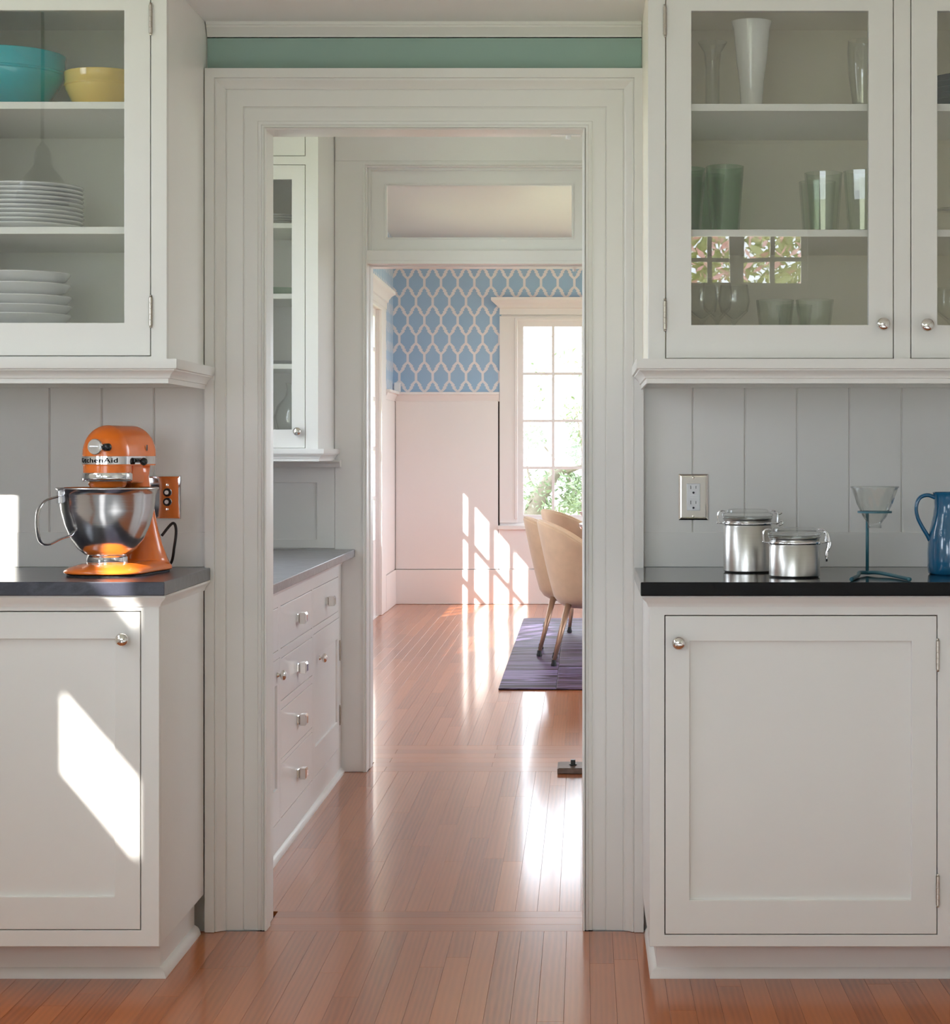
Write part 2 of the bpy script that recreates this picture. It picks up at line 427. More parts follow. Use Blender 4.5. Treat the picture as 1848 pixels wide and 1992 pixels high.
def floor_region(parent, x0, x1, y0, y1, vis, pitch=0.057, lens=(0.75, 1.5)):
    """strip flooring running away from the camera; planks inside vis = (xa,xb,ya,yb) are single objects"""
    rest = NB(); n = int(round((x1-x0)/pitch)); pit = (x1-x0)/n
    for i in range(n):
        cx = x0+pit*(i+0.5); y = y0-R.uniform(0, 0.6)
        while y < y1-0.01:
            ly = R.uniform(*lens); a, b = max(y, y0), min(y+ly, y1)
            if y1-b < 0.25: b = y1
            if b-a > 0.02:
                inside = vis and vis[0] < cx < vis[1] and b > vis[2] and a < vis[3]
                if inside: put_plank(parent, cx, (a+b)/2, pit-0.0004, b-a-0.0004)
                else: box(rest, cx-pit/2+0.0002, cx+pit/2-0.0002, a+0.0002, b-0.0002, -0.012, 0)
            y = b if b == y1 else y+ly
            if b == y1: break
    if len(rest.verts):
        o = mk('plank', rest, M['oak'], parent); o['kind'] = 'stuff'
    else: rest.free()
bm = NB(); box(bm, KX0-0.1, KX1+0.1, KY0-0.1, YW, -0.06, -0.012)
fl = struct('floor', bm, M['darkgap'], 'kitchen floor of glossy red oak strips')
floor_region(fl, KX0, KX1, KY0, 5.425, (-1.28, 0.86, 4.2, 5.5))
for k in range(3): put_plank(fl, (O1L+O1R)/2, 5.425+0.0783*(k+0.5), 0.0778, 0.802 if k else 0.802, True)
bm = NB(); box(bm, XL, 1.2, YW, Y2, -0.06, -0.012)
fl2 = struct('floor', bm, M['darkgap'], 'pantry floor of glossy red oak strips between the two doorways')
floor_region(fl2, XL, 1.2, 5.66, 8.13, (-0.97, 0.06, 5.6, 8.2))
bm = NB(); box(bm, XL, 3.0, Y2, YD, -0.06, -0.012)
fl3 = struct('floor', bm, M['darkgap'], 'dining room floor of sunlit red oak strips')
for k in range(6):
    for (a, b) in ((XL, -0.35), (-0.35, 1.0), (1.0, 3.0)) if k % 2 else ((XL, -0.75), (-0.75, 0.55), (0.55, 3.0)):
        if k < 2: a, b = max(a, O2L+0.002), min(b, O2R-0.002)
        if b-a < 0.05: continue
        put_plank(fl3, (a+b)/2, 8.131+0.12*(k+0.5), 0.1195, b-a-0.0006, True)
floor_region(fl3, XL, 3.0, 8.852, YD, (-1.52, 0.10, 8.8, 17.1), lens=(0.9, 1.9))

# ------------------------------------------------------------------ kitchen shell
bm = NB(); plate(bm, front(YW), KX0-0.1, KX1+0.1, -0.06, CEIL, 0, 0.12, [(O1L-0.02, O1R+0.02, -0.06, O1T+0.02)])
wk = struct('wall_back', bm, M['wall'], 'kitchen wall around the doorway, white below a green painted band')
bm = NB(); box(bm, -0.946, 0.146, YW-0.006, YW, 2.150, 2.245)
g = struct('green_band', bm, M['green'], 'muted green painted band between doorway casing and crown moulding', parent=wk)
bm = NB(); box(bm, KX0, KX1, 4.90, YW, SOFF, SOFF+0.05)
struct('ceiling', bm, M['ceil'], 'lowered white soffit above the doorway and cabinets')
bm = NB(); box(bm, KX0-0.1, KX1+0.1, KY0-0.1, YW+0.12, CEIL, CEIL+0.1)
struct('ceiling', bm, M['ceil'], 'main kitchen ceiling')
bm = NB(); box(bm, KX0, KX1, 4.88, 4.90, SOFF, CEIL)
struct('wall_soffit', bm, M['wall'])
# crown moulding above the green band
bm = NB()
prof = [(0, 0), (0.006, 0), (0.006, 0.006), (0.012, 0.010), (0.020, 0.020), (0.026, 0.024), (0.026, 0.028), (0.030, 0.030), (0.030, 0.0375), (0, 0.0375)]
sweep(bm, lambda a, b, c: (a, b, c+2.2425), [(-0.946, YW), (0.146, YW)], prof)
tc_ = struct('trim_1', bm, M['trim'], 'thin white crown moulding over the green band', autos=30)
# doorway casing: u outwards from the opening, c towards the camera
CAS = [(0, 0), (0, 0.014), (0.003, 0.019), (0.008, 0.020), (0.0105, 0.016), (0.013, 0.0165), (0.018, 0.0185), (0.0195, 0.0145),
       (0.0515, 0.0145), (0.0525, 0.0125), (0.0545, 0.0125), (0.0555, 0.0185), (0.0955, 0.0185), (0.0965, 0.0165), (0.0985, 0.0165), (0.0995, 0.022), (0.104, 0.0235), (0.112, 0.031), (0.118, 0.037),
       (0.121, 0.038), (0.1215, 0.0355), (0.1235, 0.0355), (0.1245, 0.043), (0.1475, 0.043), (0.1475, 0)]
def casing(name, xl, xr, top, Yp, prof, z0=0.0, mat=None, label=None, parent=None, sgn=1, scale=1.0):
    bm = NB()
    pr = [(-u*scale, c) for u, c in prof]
    # travel up the left side, across, down the right: outward is to the left of travel
    sweep(bm, lambda a, b, c: (a, Yp-sgn*c, b), [(xl, z0), (xl, top), (xr, top), (xr, z0)], pr)
    return struct(name, bm, mat or M['trim'], label, parent=parent, autos=25)
casing('trim_2', O1L, O1R, O1T, YW, CAS, 0.001, label='wide moulded white casing around the kitchen doorway')
# jamb lining
def jamb(name, xl, xr, top, ya, yb, mat, label, t=0.018):
    bm = NB()
    bm2 = [(xl-t, 0.001), (xl-t, top+t), (xr+t, top+t), (xr+t, 0.001)]
    sweep(bm, lambda a, b, c: (a, c, b), [(xl, 0.001), (xl, top), (xr, top), (xr, 0.001)], [(0, ya), (-t, ya), (-t, yb), (0, yb)])
    o = struct(name, bm, mat, label)
    return o
j1 = jamb('trim_3', O1L, O1R, O1T, YW-0.004, YB1+0.004, M['trim'], 'white jamb lining of the kitchen doorway')
bm = NB(); sweep(bm, lambda a, b, c: (a, c, b), [(O1L, 0.001), (O1L, O1T), (O1R, O1T), (O1R, 0.001)], [(0, 5.42), (0.004, 5.424), (0.006, 5.484), (0, 5.488)])
struct('stop', bm, M['trim'], parent=j1)

# plank boards behind the counters
def board_mesh(wd, z0, z1):
    bm = NB(); b = 0.003; x = wd/2
    f = [(-x, -0.0078, 0), (-x+b, -0.012, 0), (x-b, -0.012, 0), (x, -0.0078, 0), (x, 0, 0), (-x, 0, 0)]
    rings(bm, [[(p[0], p[1], z0) for p in f], [(p[0], p[1], z1) for p in f]])
    bmesh.ops.recalc_face_normals(bm, faces=bm.faces)
    me = bpy.data.meshes.new('board'); bm.to_mesh(me); bm.free(); me.materials.append(M['trim']); return me
BM = board_mesh(0.1311, 1.0, 1.362)
def boards(x0, n, step):
    for i in range(n):
        o = bpy.data.objects.new('board', BM); COL.objects.link(o); o.parent = wk
        o.location = (x0+step*(i+0.5), YW, 0)
boards(XCL+0.001, 9, -0.1312)
boards(XCR-0.004, 17, 0.1312)
for (a, b) in ((KX0, XCL), (XCR, KX1)):
    bm = NB(); box(bm, a, b, YW-0.014, YW, 0.9125, 1.0)
    mk('bottom_rail', bm, M['trim'], wk, bev=0.0015)
    bm = NB(); box(bm, a, b, YW-0.012, YW, 1.362, 1.405)
    mk('top_rail', bm, M['trim'], wk, bev=0.0015)
# remaining kitchen walls, with the openings that let in the daylight
HL = [(2.150, 2.550, 1.680, 1.865), (2.150, 2.600, 2.195, 2.30), (3.70, 4.40, 1.76, 2.40), (2.98, 3.64, 1.15, 1.70), (-0.6, 1.2, 0.95, 1.50)]
bm = NB(); plate(bm, faceright(KX0), KY0, YW+0.12, -0.06, CEIL, 0.0, 0.10, [(1.80, 4.46, 0.95, 2.62), (-0.70, 1.26, 0.89, 1.60)])
struct('wall_left', bm, M['wall'], 'kitchen window wall left of the cabinets')
def window_obj(name, mp, u0, u1, v0, v1, holes, w0, w1, mat, label, pane_w=None, bev=0.0):
    bm = NB(); plate(bm, mp, u0, u1, v0, v1, w0, w1, holes)
    o = mk(name, bm, mat, None, bev=bev); o['kind'] = 'structure'; o['label'] = label
    for h in holes:
        b2 = NB(); c = (w0+w1)/2; plate(b2, mp, h[0], h[1], h[2], h[3], c-0.0015, c+0.0015)
        mk('pane', b2, M['winpane'], o)
    return o
window_obj('window_5', faceright(KX0), 1.80, 4.46, 0.95, 2.62, HL[:4], 0.0, 0.010, M['trim'], 'unseen kitchen sash with openings shaped to throw the sun patches')  # out of view; openings sized and placed to cast the sun patches
window_obj('window_6', faceright(KX0), -0.70, 1.26, 0.89, 1.60, HL[4:], 0.0, 0.03, M['trim'], 'unseen low side window added for more daylight in the kitchen')  # extra opening out of view, added to let in more sky light
for h in HL: portal((KX0-0.05, (h[0]+h[1])/2, (h[2]+h[3])/2), (1, 0, 0), h[3]-h[2], h[1]-h[0])
bm = NB(); box(bm, KX1, KX1+0.1, KY0, YW+0.12, -0.06, CEIL)
struct('wall_right', bm, M['wall'], 'kitchen wall right of the cabinets')
RW = (-1.9, 0.05, 0.90, 2.25)
rp = []
for (a, b) in ((0.53, 0.74), (0.812, 1.10)):
    m_ = (a+b)/2
    rp += [(a, m_-0.012, 2.05, 2.16), (m_+0.012, b, 2.05, 2.16), (a, m_-0.012, 2.18, 2.29), (m_+0.012, b, 2.18, 2.29)]
bm = NB(); plate(bm, front(KY0), KX0-0.1, KX1+0.1, -0.06, CEIL, -0.12, 0, [RW, (0.50, 1.13, 2.02, 2.32)])
struct('wall_front', bm, M['wall'], 'kitchen garden wall behind the camera')
gl = []
for i in range(3):
    a = RW[0]+0.06+i*(RW[1]-RW[0]-0.06)/3; b = a+(RW[1]-RW[0]-0.06)/3-0.06
    gl.append((a, b, RW[2]+0.06, RW[3]-0.06))
window_obj('window_7', front(KY0), *RW, gl, -0.08, -0.04, M['trim'], 'large unseen rear kitchen window added for frontal daylight')  # opening behind the camera, put in to light the cabinet fronts
window_obj('window_8', front(KY0), 0.50, 1.13, 2.02, 2.32, rp, -0.07, -0.04, M['trim'], 'small high kitchen garden windows')
portal(((RW[0]+RW[1])/2, KY0-0.10, (RW[2]+RW[3])/2), (0, 1, 0), RW[1]-RW[0], RW[3]-RW[2])
portal((0.815, KY0-0.10, 2.17), (0, 1, 0), 0.63, 0.30)

bm = NB(); box(bm, -2.0, 2.0, -0.7, 3.7, 0.0005, 0.010)  # unseen pale sheet added so floor bounce stays neutral instead of oak red
rg = mk('rug', bm, plain('pale_bounce_rug', (0.44, 0.45, 0.475), 0.95, nscale=60, var=0.10, bmp=0.3), None, bev=0.003); tag(rg, 'unseen pale grey rug added on the kitchen floor to bounce neutral light', 'rug')
# ------------------------------------------------------------------ hardware
def knob_bm(r=0.0155, proj=0.028):
    bm = NB(); s = r/0.0155
    pr = [(0.0001, 0), (0.0075*s, 0), (0.0080*s, 0.0015), (0.0065*s, 0.003), (0.0045*s, 0.006), (0.0045*s, 0.010*s+0.001)]
    for i in range(11):
        a = -PI*0.38+i*(PI*0.88)/10
        pr.append((r*math.cos(a), proj-r*0.62+r*0.62*math.sin(a)))
    pr.append((0.0001, proj))
    lathe(bm, pr, 24, axis='y')
    return bm
def shared(name, bm, mat, smooth=True):
    bmesh.ops.remove_doubles(bm, verts=bm.verts, dist=1e-6); bmesh.ops.recalc_face_normals(bm, faces=bm.faces)
    me = bpy.data.meshes.new(name)
    for f in bm.faces: f.smooth = smooth
    bm.to_mesh(me); bm.free(); me.materials.append(mat); return me
KNOB = shared('knob', knob_bm(), M['nickel'])
def hinge_bm(L=0.064, r=0.0042):
    bm = NB(); pr = [(0.0001, -0.006), (0.0028, -0.005), (0.0034, -0.003), (0.002, -0.001), (r, 0)]
    n = 5
    for i in range(n):
        a, b = L*i/n, L*(i+1)/n
        pr += [(r, a+0.0006), (r, b-0.0008), (r*0.8, b-0.0004), (r*0.8, b+0.0002)]
    pr += [(r, L), (0.002, L+0.001), (0.0034, L+0.003), (0.0028, L+0.005), (0.0001, L+0.006)]
    lathe(bm, pr, 12); return bm
HINGE = shared('hinge', hinge_bm(), M['hinge'], False)
def put(me, name, parent, loc, rot=(0,0,0), label=None):
    o = bpy.data.objects.new(name, me); COL.objects.link(o); o.location = loc; o.rotation_euler = rot; o.parent = parent
    if label: o['label'] = label
    return o

# ------------------------------------------------------------------ upper cabinets of the kitchen
YU = 4.93; sU = F/YU
YF = 4.84
def zU(py): return Z(py, YU)
def xU(px): return X(px, YU)
MOULD = [(0, 0), (0.004, 0), (0.004, 0.011), (0.008, 0.012), (0.0085, 0.015), (0.012, 0.021), (0.017, 0.026), (0.021, 0.029),
         (0.0215, 0.032), (0.026, 0.033), (0.027, 0.036), (0.027, 0.055), (0.0, 0.055)]
def upper_cabinet(label, xs, frame_holes, doors, mould_path, shelves, x_in, inside=None):
    x0, x1 = xs; zb = zU(703); zt = SOFF
    root = empty('wall_cabinet', ((x0+x1)/2, YW, zb-0.05), 0, label, 'cabinet')
    off = Vector(root.location)
    def add(name, bm, mat, parent=root, **k):
        if parent is root: bmesh.ops.translate(bm, verts=bm.verts, vec=-off)
        return mk(name, bm, mat, parent, **k)
    bm = NB()   # carcass: sides, bottom, top, back
    t = 0.018
    box(bm, x0, x0+t, YU+0.02, YW, zb, zt); box(bm, x1-t, x1, YU+0.02, YW, zb, zt)
    box(bm, x0+t, x1-t, YU+0.02, YW, zb, zb+0.03); box(bm, x0+t, x1-t, YU+0.02, YW, zt-0.02, zt)
    box(bm, x0+t, x1-t, YW-0.014-0.0, YW-0.002, zb+0.03, zt-0.02)
    add('carcass', bm, inside or M['inside'])
    bm = NB(); plate(bm, front(YU), x0, x1, zb, zt, 0, 0.02, frame_holes)
    add('face_frame', bm, M['paint'], bev=0.0012)
    for (a, b, c) in shelves:
        bm = NB(); box(bm, a, b, YU+0.035, YW-0.015, c-0.0165, c)
        add('shelf', bm, M['inside'], bev=0.001)
    bm = NB(); pr = [(u, v+zb-0.050) for u, v in MOULD]
    sweep(bm, lambda a, b, c: (a, b, c), mould_path, pr)
    # underside closing board
    add('moulding', bm, M['paint'], autos=25)
    bm = NB(); box(bm, x0+0.004, x1-0.004, YU+0.01, YW-0.012, zb-0.012, zb-0.001)
    add('underside', bm, M['paint'])
    for d in doors:
        dx0, dx1, dz0, dz1, hole, kx, kz, hx, hzs = d
        bm = NB(); plate(bm, front(YU), dx0, dx1, dz0, dz1, 0.0, 0.02, [hole])
        do = add('door', bm, M['paint'], bev=0.0012)
        bm = NB(); plate(bm, front(YU), hole[0]-0.0, hole[1]+0.0, hole[2], hole[3], 0.010, 0.0125)
        bmesh.ops.translate(bm, verts=bm.verts, vec=-off)
        mk('glass_pane', bm, M['pane'], do)
        if kx is not None: put(KNOB, 'knob', do, Vector((kx, YU, kz))-off)
        for hz in hzs: put(HINGE, 'hinge', do, Vector((hx, YU-0.002, hz))-off)
    return root
G = 0.0022
dz0 = zU(691.5); dz1 = 2.262
# left unit: glass door hinged at its right edge
dl = xU(292)-0.528
upL = upper_cabinet('tall cream wall cabinet left of the doorway, glass door showing turquoise and yellow bowls', (KX0, XCL),
    [(dl-G, xU(293)+G*0.4, dz0-G, dz1+G)],
    [(dl, xU(292), dz0, dz1, (dl+0.06, xU(241.5), zU(628), zU(20)), dl+0.025, zU(631), xU(293.5), (zU(640)+0.008, zU(68)+0.004))],
    [(KX0, YU), (XCL, YU), (XCL, YW)],
    [(KX0+0.02, XCL-0.02, zU(195.5)+0.003), (KX0+0.02, XCL-0.02, zU(438)+0.0)], None)
dr0, dr1 = xU(1296), xU(1737)
er0 = xU(1773); er1 = er0+(dr1-dr0)
upR = upper_cabinet('tall cream wall cabinet right of the doorway, with white vase and green tumblers inside', (XCR, er1+0.045),
    [(dr0-G, dr1+G, dz0-G-0.006, dz1+G), (er0-G, er1+G, dz0-G-0.006, dz1+G)],
    [(dr0, dr1, dz0-0.006, dz1, (xU(1345), xU(1689.5), zU(632), zU(21)), xU(1717), zU(631), xU(1293.5), (zU(640), zU(68))),
     (er0, er1, dz0-0.006, dz1, (xU(1823.5), er1-0.059, zU(632), zU(21)), xU(1802), zU(633), er1+0.002, (zU(640), zU(68)))],
    [(XCR, YW), (XCR, YU), (er1+0.045, YU), (er1+0.045, YW)],
    [(XCR+0.019, er1+0.026, zU(197)), (XCR+0.019, er1+0.026, zU(443.5))], None, plain('lightened_warm_interior', (0.95, 0.90, 0.79), 0.4, nscale=6, var=0.015))  # carcass colour lightened and warmed to offset the dim interior

# ------------------------------------------------------------------ base cabinets of the kitchen
def zF(py): return Z(py, YF)
def xF(px): return X(px, YF)
ZC = 0.9125; CT = 0.031
CROWN = [(0, 0), (0.003, 0), (0.004, 0.004), (0.007, 0.010), (0.014, 0.017), (0.017, 0.021), (0.017, 0.026), (0, 0.026)]
KICKM = [(0, 0.0), (0.016, 0.0), (0.016, 0.003), (0.013, 0.012), (0.008, 0.019), (0.001, 0.023), (0, 0.023)]
def base_cabinet(label, xs, inner_x, side, door, knob, hinge, mirror):
    x0, x1 = xs; zt = ZC-CT; zb = 0.0955
    root = empty('base_cabinet', ((x0+x1)/2, YW, 0), 0, label, 'cabinet'); off = Vector(root.location)
    def add(name, bm, mat, **k):
        bmesh.ops.translate(bm, verts=bm.verts, vec=-off); return mk(name, bm, mat, root, **k)
    bm = NB(); box(bm, x0, x1, YF+0.021, YW-0.016 if False else 5.406, zb, zt); add('carcass', bm, M['paint'], bev=0.001)
    bm = NB(); plate(bm, front(YF), x0, x1, zb, zt, 0, 0.02, [(door[0]-G, door[1]+G, door[2]-G, door[3]+G)]); add('face_frame', bm, M['paint'], bev=0.001)
    bm = NB(); plate(bm, front(YF), door[0]-G*1.0, door[1]+G, door[2]-G, door[3]+G, 0.0185, 0.0205); add('shadow_gap', bm, M['darkgap'])
    # door: frame and recessed panel in one leaf
    bm = NB(); h = door[4]
    plate(bm, front(YF), door[0], door[1], door[2], door[3], 0, 0.0175, [h])
    d = add('door', bm, M['paint'], bev=0.0013)
    bm = NB(); plate(bm, front(YF), h[0]-0.004, h[1]+0.004, h[2]-0.004, h[3]+0.004, 0.0095, 0.0165)
    bmesh.ops.translate(bm, verts=bm.verts, vec=-off); mk('panel', bm, M['paint'], d)
    put(KNOB, 'knob', d, Vector((knob[0], YF, knob[1]))-off)
    for hz in hinge[1]: put(HINGE, 'hinge', d, Vector((hinge[0], YF-0.002, hz))-off)
    # cove under the counter
    bm = NB(); pr = [(u, v+zt-0.026) for u, v in CROWN]
    path = [(x0, YF), (x1, YF), (x1, 5.406)] if side == 'R' else [(x0, 5.406), (x0, YF), (x1, YF)]
    sweep(bm, lambda a, b, c: (a, b, c), path, pr); add('cove_moulding', bm, M['paint'], autos=25)
    # kick board and shoe moulding
    kx = x1-0.020 if side == 'R' else x0+0.020
    ky = 4.952
    bm = NB()
    if side == 'R': box(bm, x0, kx, ky, 5.39, 0.0, zb)
    else: box(bm, kx, x1, ky, 5.39, 0.0, zb)
    add('kick_board', bm, M['paint'])
    bm = NB(); path = [(x0, ky), (kx, ky), (kx, 5.39)] if side == 'R' else [(kx, 5.39), (kx, ky), (x1, ky)]
    sweep(bm, lambda a, b, c: (a, b, c), path, KICKM); add('shoe_moulding', bm, M['paint'], autos=40)
    return root
dA = (xF(273)-0.607, xF(272.5), zF(1808), zF(1190.5), (xF(273)-0.607+0.055, xF(222.5), zF(1744.5), zF(1243)))
base_cabinet('cream base cabinet with paneled door under the orange mixer', (KX0, XCL), None, 'R', dA,
             (xF(240), zF(1243.5)), (dA[0]-0.002, (zF(1300), zF(1765))), False)
dB = (xF(1294.5), xF(1822), zF(1817), zF(1198.5), (xF(1341.5), xF(1773), zF(1751), zF(1247.5)))
base_cabinet('cream base cabinet with paneled door under the steel canisters', (XCR, 1.30), None, 'L', dB,
             (xF(1320), zF(1250)), (xF(1824), (zF(1302), zF(1760))), True)
def counter(name, pts, mat, label, z1=ZC, t=CT):
    bm = NB(); rings(bm, [[(p[0], p[1], z1-t) for p in pts], [(p[0], p[1], z1) for p in pts]])
    bmesh.ops.translate(bm, verts=bm.verts, vec=(0, 0, -z1))
    o = mk(name, bm, mat, None, bev=0.002); o.location = (0, 0, z1); return tag(o, label, 'countertop')
YCF = 4.813
counter('countertop', [(KX0+0.001, YCF), (-0.932, YCF), (-0.932, 5.405), (XCL-0.0005, 5.405), (XCL-0.0005, YW-0.0145), (KX0+0.001, YW-0.0145)], M['stoneL'],
        'dark grey stone countertop under the orange mixer, left of the doorway')
counter('countertop', [(0.127, YCF-0.010), (1.30, YCF-0.010), (1.30, YW-0.0145), (XCR+0.0005, YW-0.0145), (XCR+0.0005, 5.405), (0.127, 5.405)], M['stoneR'],
        'polished black countertop under the steel canisters, right of the doorway')

# ------------------------------------------------------------------ pantry shell
bm = NB(); plate(bm, front(Y2), XL, 3.0, -0.06, CEIL, 0, Y2B-Y2, [(O2L-0.015, O2R+0.015, -0.06, O2T+0.012), (TR[0]-0.012, TR[1]+0.012, TR[2]-0.012, TR[3]+0.012)])
wp = struct('wall_back', bm, M['pwhite'], 'white pantry wall with the second doorway and its transom')
bm = NB(); plate(bm, faceright(XL), YW+0.12, Y2, -0.06, CEIL, 0, 0.12, [(5.80, 7.25, 1.05, 2.25)])
struct('wall_left', bm, M['pwhite'], 'pantry window wall above the grey counter')
window_obj('window_4', faceright(XL), 5.80, 7.25, 1.05, 2.25, [(5.86, 6.50, 1.11, 2.19), (6.55, 7.19, 1.11, 2.19)], 0.02, 0.06, M['pwhite'], 'pantry side window')
portal((XL-0.10, 6.525, 1.65), (1, 0, 0), 1.2, 1.45)
bm = NB(); plate(bm, faceright(1.32), YW+0.12, Y2, -0.06, CEIL, 0, 0.12, [(6.1, 7.0, 1.2, 2.1)])
window_obj('window_9', faceright(1.32), 6.1, 7.0, 1.2, 2.1, [(6.16, 6.94, 1.26, 2.04)], 0.04, 0.08, M['pwhite'], 'unseen pantry window added on the right to light the drawer fronts')  # hidden opening added to light the pantry fronts from the right
portal((1.37, 6.55, 1.65), (-1, 0, 0), 0.9, 0.9)
struct('wall_right', bm, M['pwhite'], 'pantry right wall')
bm = NB(); box(bm, XL-0.1, 1.32, YW+0.12, Y2, CEIL, CEIL+0.1)
struct('ceiling', bm, M['ceil'], 'pantry ceiling')
# second doorway trim
C2 = [(0, 0), (0, 0.008), (0.003, 0.011), (0.006, 0.008), (0.008, 0.012), (0.0135, 0.013), (0.0135, 0)]
bm = NB()
t2 = casing('trim_4', O2L, O2R, TR[3], Y2, C2, 0.001, M['pwhite'], 'narrow white moulding around second doorway and transom')
t2b = NB(); plate(t2b, front(Y2), O2L-0.120, O2R+0.12, 0.001, 2.292, -0.006, 0, [(O2L-0.013, O2R+0.013, 0.001, TR[3]+0.013)])
tb = struct('trim_5', t2b, M['pwhite'], 'flat white casing board around second doorway', bev=0.001)
t2c = NB(); box(t2c, -0.93, 1.32, Y2-0.010, Y2, 2.292, CEIL)
struct('trim_6', t2c, M['pwhite'], 'white frieze board over the transom', bev=0.001)
jamb('trim_7', O2L, O2R, O2T, Y2-0.004, Y2B+0.004, M['pwhite'], 'white jamb lining of the second doorway', 0.012)
bm = NB(); sweep(bm, lambda a, b, c: (a, c, b), [(O2L, 0.001), (O2L, O2T), (O2R, O2T), (O2R, 0.001)], [(0, 8.20), (0.005, 8.203), (0.006, 8.27), (0, 8.275)])
struct('trim_8', bm, M['pwhite'], 'door stop in the second doorway')
bm = NB(); box(bm, O2L, O2R, Y2-0.003, Y2+0.06, O2T+0.012, TR[2]); struct('trim_9', bm, M['pwhite'], 'white bar between doorway and transom', bev=0.001)
# transom sash
sx0, sx1 = X(735, 8.15), O2R-0.0
bm = NB(); gz = (X(752.5, 8.15), X(1112, 8.15), Z(462, 8.15), Z(361, 8.15))
plate(bm, front(8.145), O2L, O2R, TR[2], TR[3], 0, 0.035, [gz])
tw = mk('window_1', bm, M['pwhite'], None, bev=0.001); tag(tw, 'white transom window over the second doorway', kind='structure')
bm = NB(); fr_ = [(0, 0), (0, 0.004), (0.004, 0.006), (0.007, 0.003), (0.009, 0)]
pts = [(gz[0], gz[2]), (gz[0], gz[3]), (gz[1], gz[3]), (gz[1], gz[2]), (gz[0], gz[2])]
bm = NB()
plate(bm, front(8.145), gz[0]-0.008, gz[1]+0.008, gz[2]-0.008, gz[3]+0.008, -0.004, 0.0, [(gz[0]-0.004, gz[1]+0.004, gz[2]-0.004, gz[3]+0.004)])
mk('glazing_bead', bm, M['pwhite'], tw, bev=0.0008)
bm = NB(); plate(bm, front(8.145), gz[0], gz[1], gz[2], gz[3], 0.016, 0.019)
mk('pane', bm, M['winpane'], tw)
bm = NB()
for (a, b, c, d) in ((O2L+0.0, O2L+0.012, TR[2], TR[3]), (O2L+0.012, O2R-0.012, TR[3]-0.012, TR[3]), (O2R-0.012, O2R, TR[2], TR[3])):
    plate(bm, front(8.13), a, b, c, d, 0, 0.014)
mk('outer_bead', bm, M['pwhite'], tw, bev=0.003)

# pantry wall panelling behind the counter
bm = NB(); plate(bm, front(Y2), XL, O2L-0.121, 0.84, 1.155, -0.006, 0, [(-1.32, X(616.5, Y2), Z(1049, Y2), Z(939, Y2))])
struct('panelling', bm, M['pwhite'], parent=wp, bev=0.001)

# pantry upper cabinet, facing the kitchen
YP = 7.63
def zP(py): return Z(py, YP)
def xP(px): return X(px, YP)
def pantry_upper():
    root = empty('wall_cabinet', (-1.2, Y2, zP(897)), 0, 'white pantry wall cabinet with glass door and small panel door above, seen through the doorway', 'cabinet')
    off = Vector(root.location)
    def add(name, bm, mat, **k):
        bmesh.ops.translate(bm, verts=bm.verts, vec=-off); return mk(name, bm, mat, root, **k)
    x0, x1 = XL+0.002, xP(619); zb = zP(873); zt = CEIL-0.002
    bm = NB(); t = 0.018
    box(bm, x0, x0+t, YP+0.02, Y2-0.0005, zb, zt); box(bm, x1-t, x1, YP+0.02, Y2-0.0005, zb, zt)
    box(bm, x0+t, x1-t, YP+0.02, Y2-0.011, zb, zb+0.03); box(bm, x0+t, x1-t, YP+0.02, Y2-0.011, zP(312), zP(312)+0.01)
    box(bm, x0+t, x1-t, Y2-0.024, Y2-0.012, zb+0.03, zt)
    add('carcass', bm, M['pwhite'])
    d = (x0+0.04, xP(593), zP(871.5), zP(321)); u = (x0+0.04, xP(593), zP(302.5), 2.62)
    g_ = 0.002
    bm = NB(); plate(bm, front(YP), x0, x1, zb-0.004, zt, 0, 0.02, [(d[0]-g_, d[1]+g_, d[2]-0.001, d[3]+g_), (u[0]-g_, u[1]+g_, u[2]-g_, u[3]+g_)])
    add('face_frame', bm, M['pwhite'], bev=0.001)
    bm = NB(); hole = (x0+0.09, xP(567.5), zP(835.5), zP(349))
    plate(bm, front(YP), *d, 0, 0.018, [hole]); do = add('door', bm, M['pwhite'], bev=0.001)
    bm = NB(); plate(bm, front(YP), *hole, 0.009, 0.0115); bmesh.ops.translate(bm, verts=bm.verts, vec=-off); mk('glass_pane', bm, M['pane'], do)
    put(KNOB, 'knob', do, Vector((xP(579), YP, zP(839.5)))-off)
    bm = NB(); plate(bm, front(YP), *u, 0, 0.018); add('door', bm, M['pwhite'], bev=0.001)
    bm = NB(); plate(bm, front(YP), u[0]-g_, u[1]+g_, u[2]-g_, u[3]+g_, 0.0185, 0.0195); add('shadow_gap', bm, M['darkgap'])
    for (a, b) in ((432, 442), (570, 580), (707, 717)):
        bm = NB(); box(bm, x0+0.019, x1-0.019, YP+0.03, Y2-0.025, zP(b), zP(a)); add('shelf', bm, M['pwhite'], bev=0.001)
    bm = NB(); s = 0.8
    pr = [(u_*s, v_*s+zb-0.044) for u_, v_ in MOULD]
    sweep(bm, lambda a, b, c: (a, b, c), [(x0, YP), (x1, YP), (x1, Y2-0.011)], pr); add('moulding', bm, M['pwhite'], autos=25)
    bm = NB(); sweep(bm, lambda a, b, c: (a, b, c), [(x0, Y2-0.05), (x1+0.028, Y2-0.05)], [(0, zP(897)-0.024), (0.006, zP(897)-0.024), (0.010, zP(897)-0.012), (0.022, zP(897)-0.004), (0.022, zP(897)+0.002), (-0.038, zP(897)+0.002), (-0.038, zP(897)-0.024)])
    add('back_moulding', bm, M['pwhite'], autos=25)
    return root
pantry_upper()

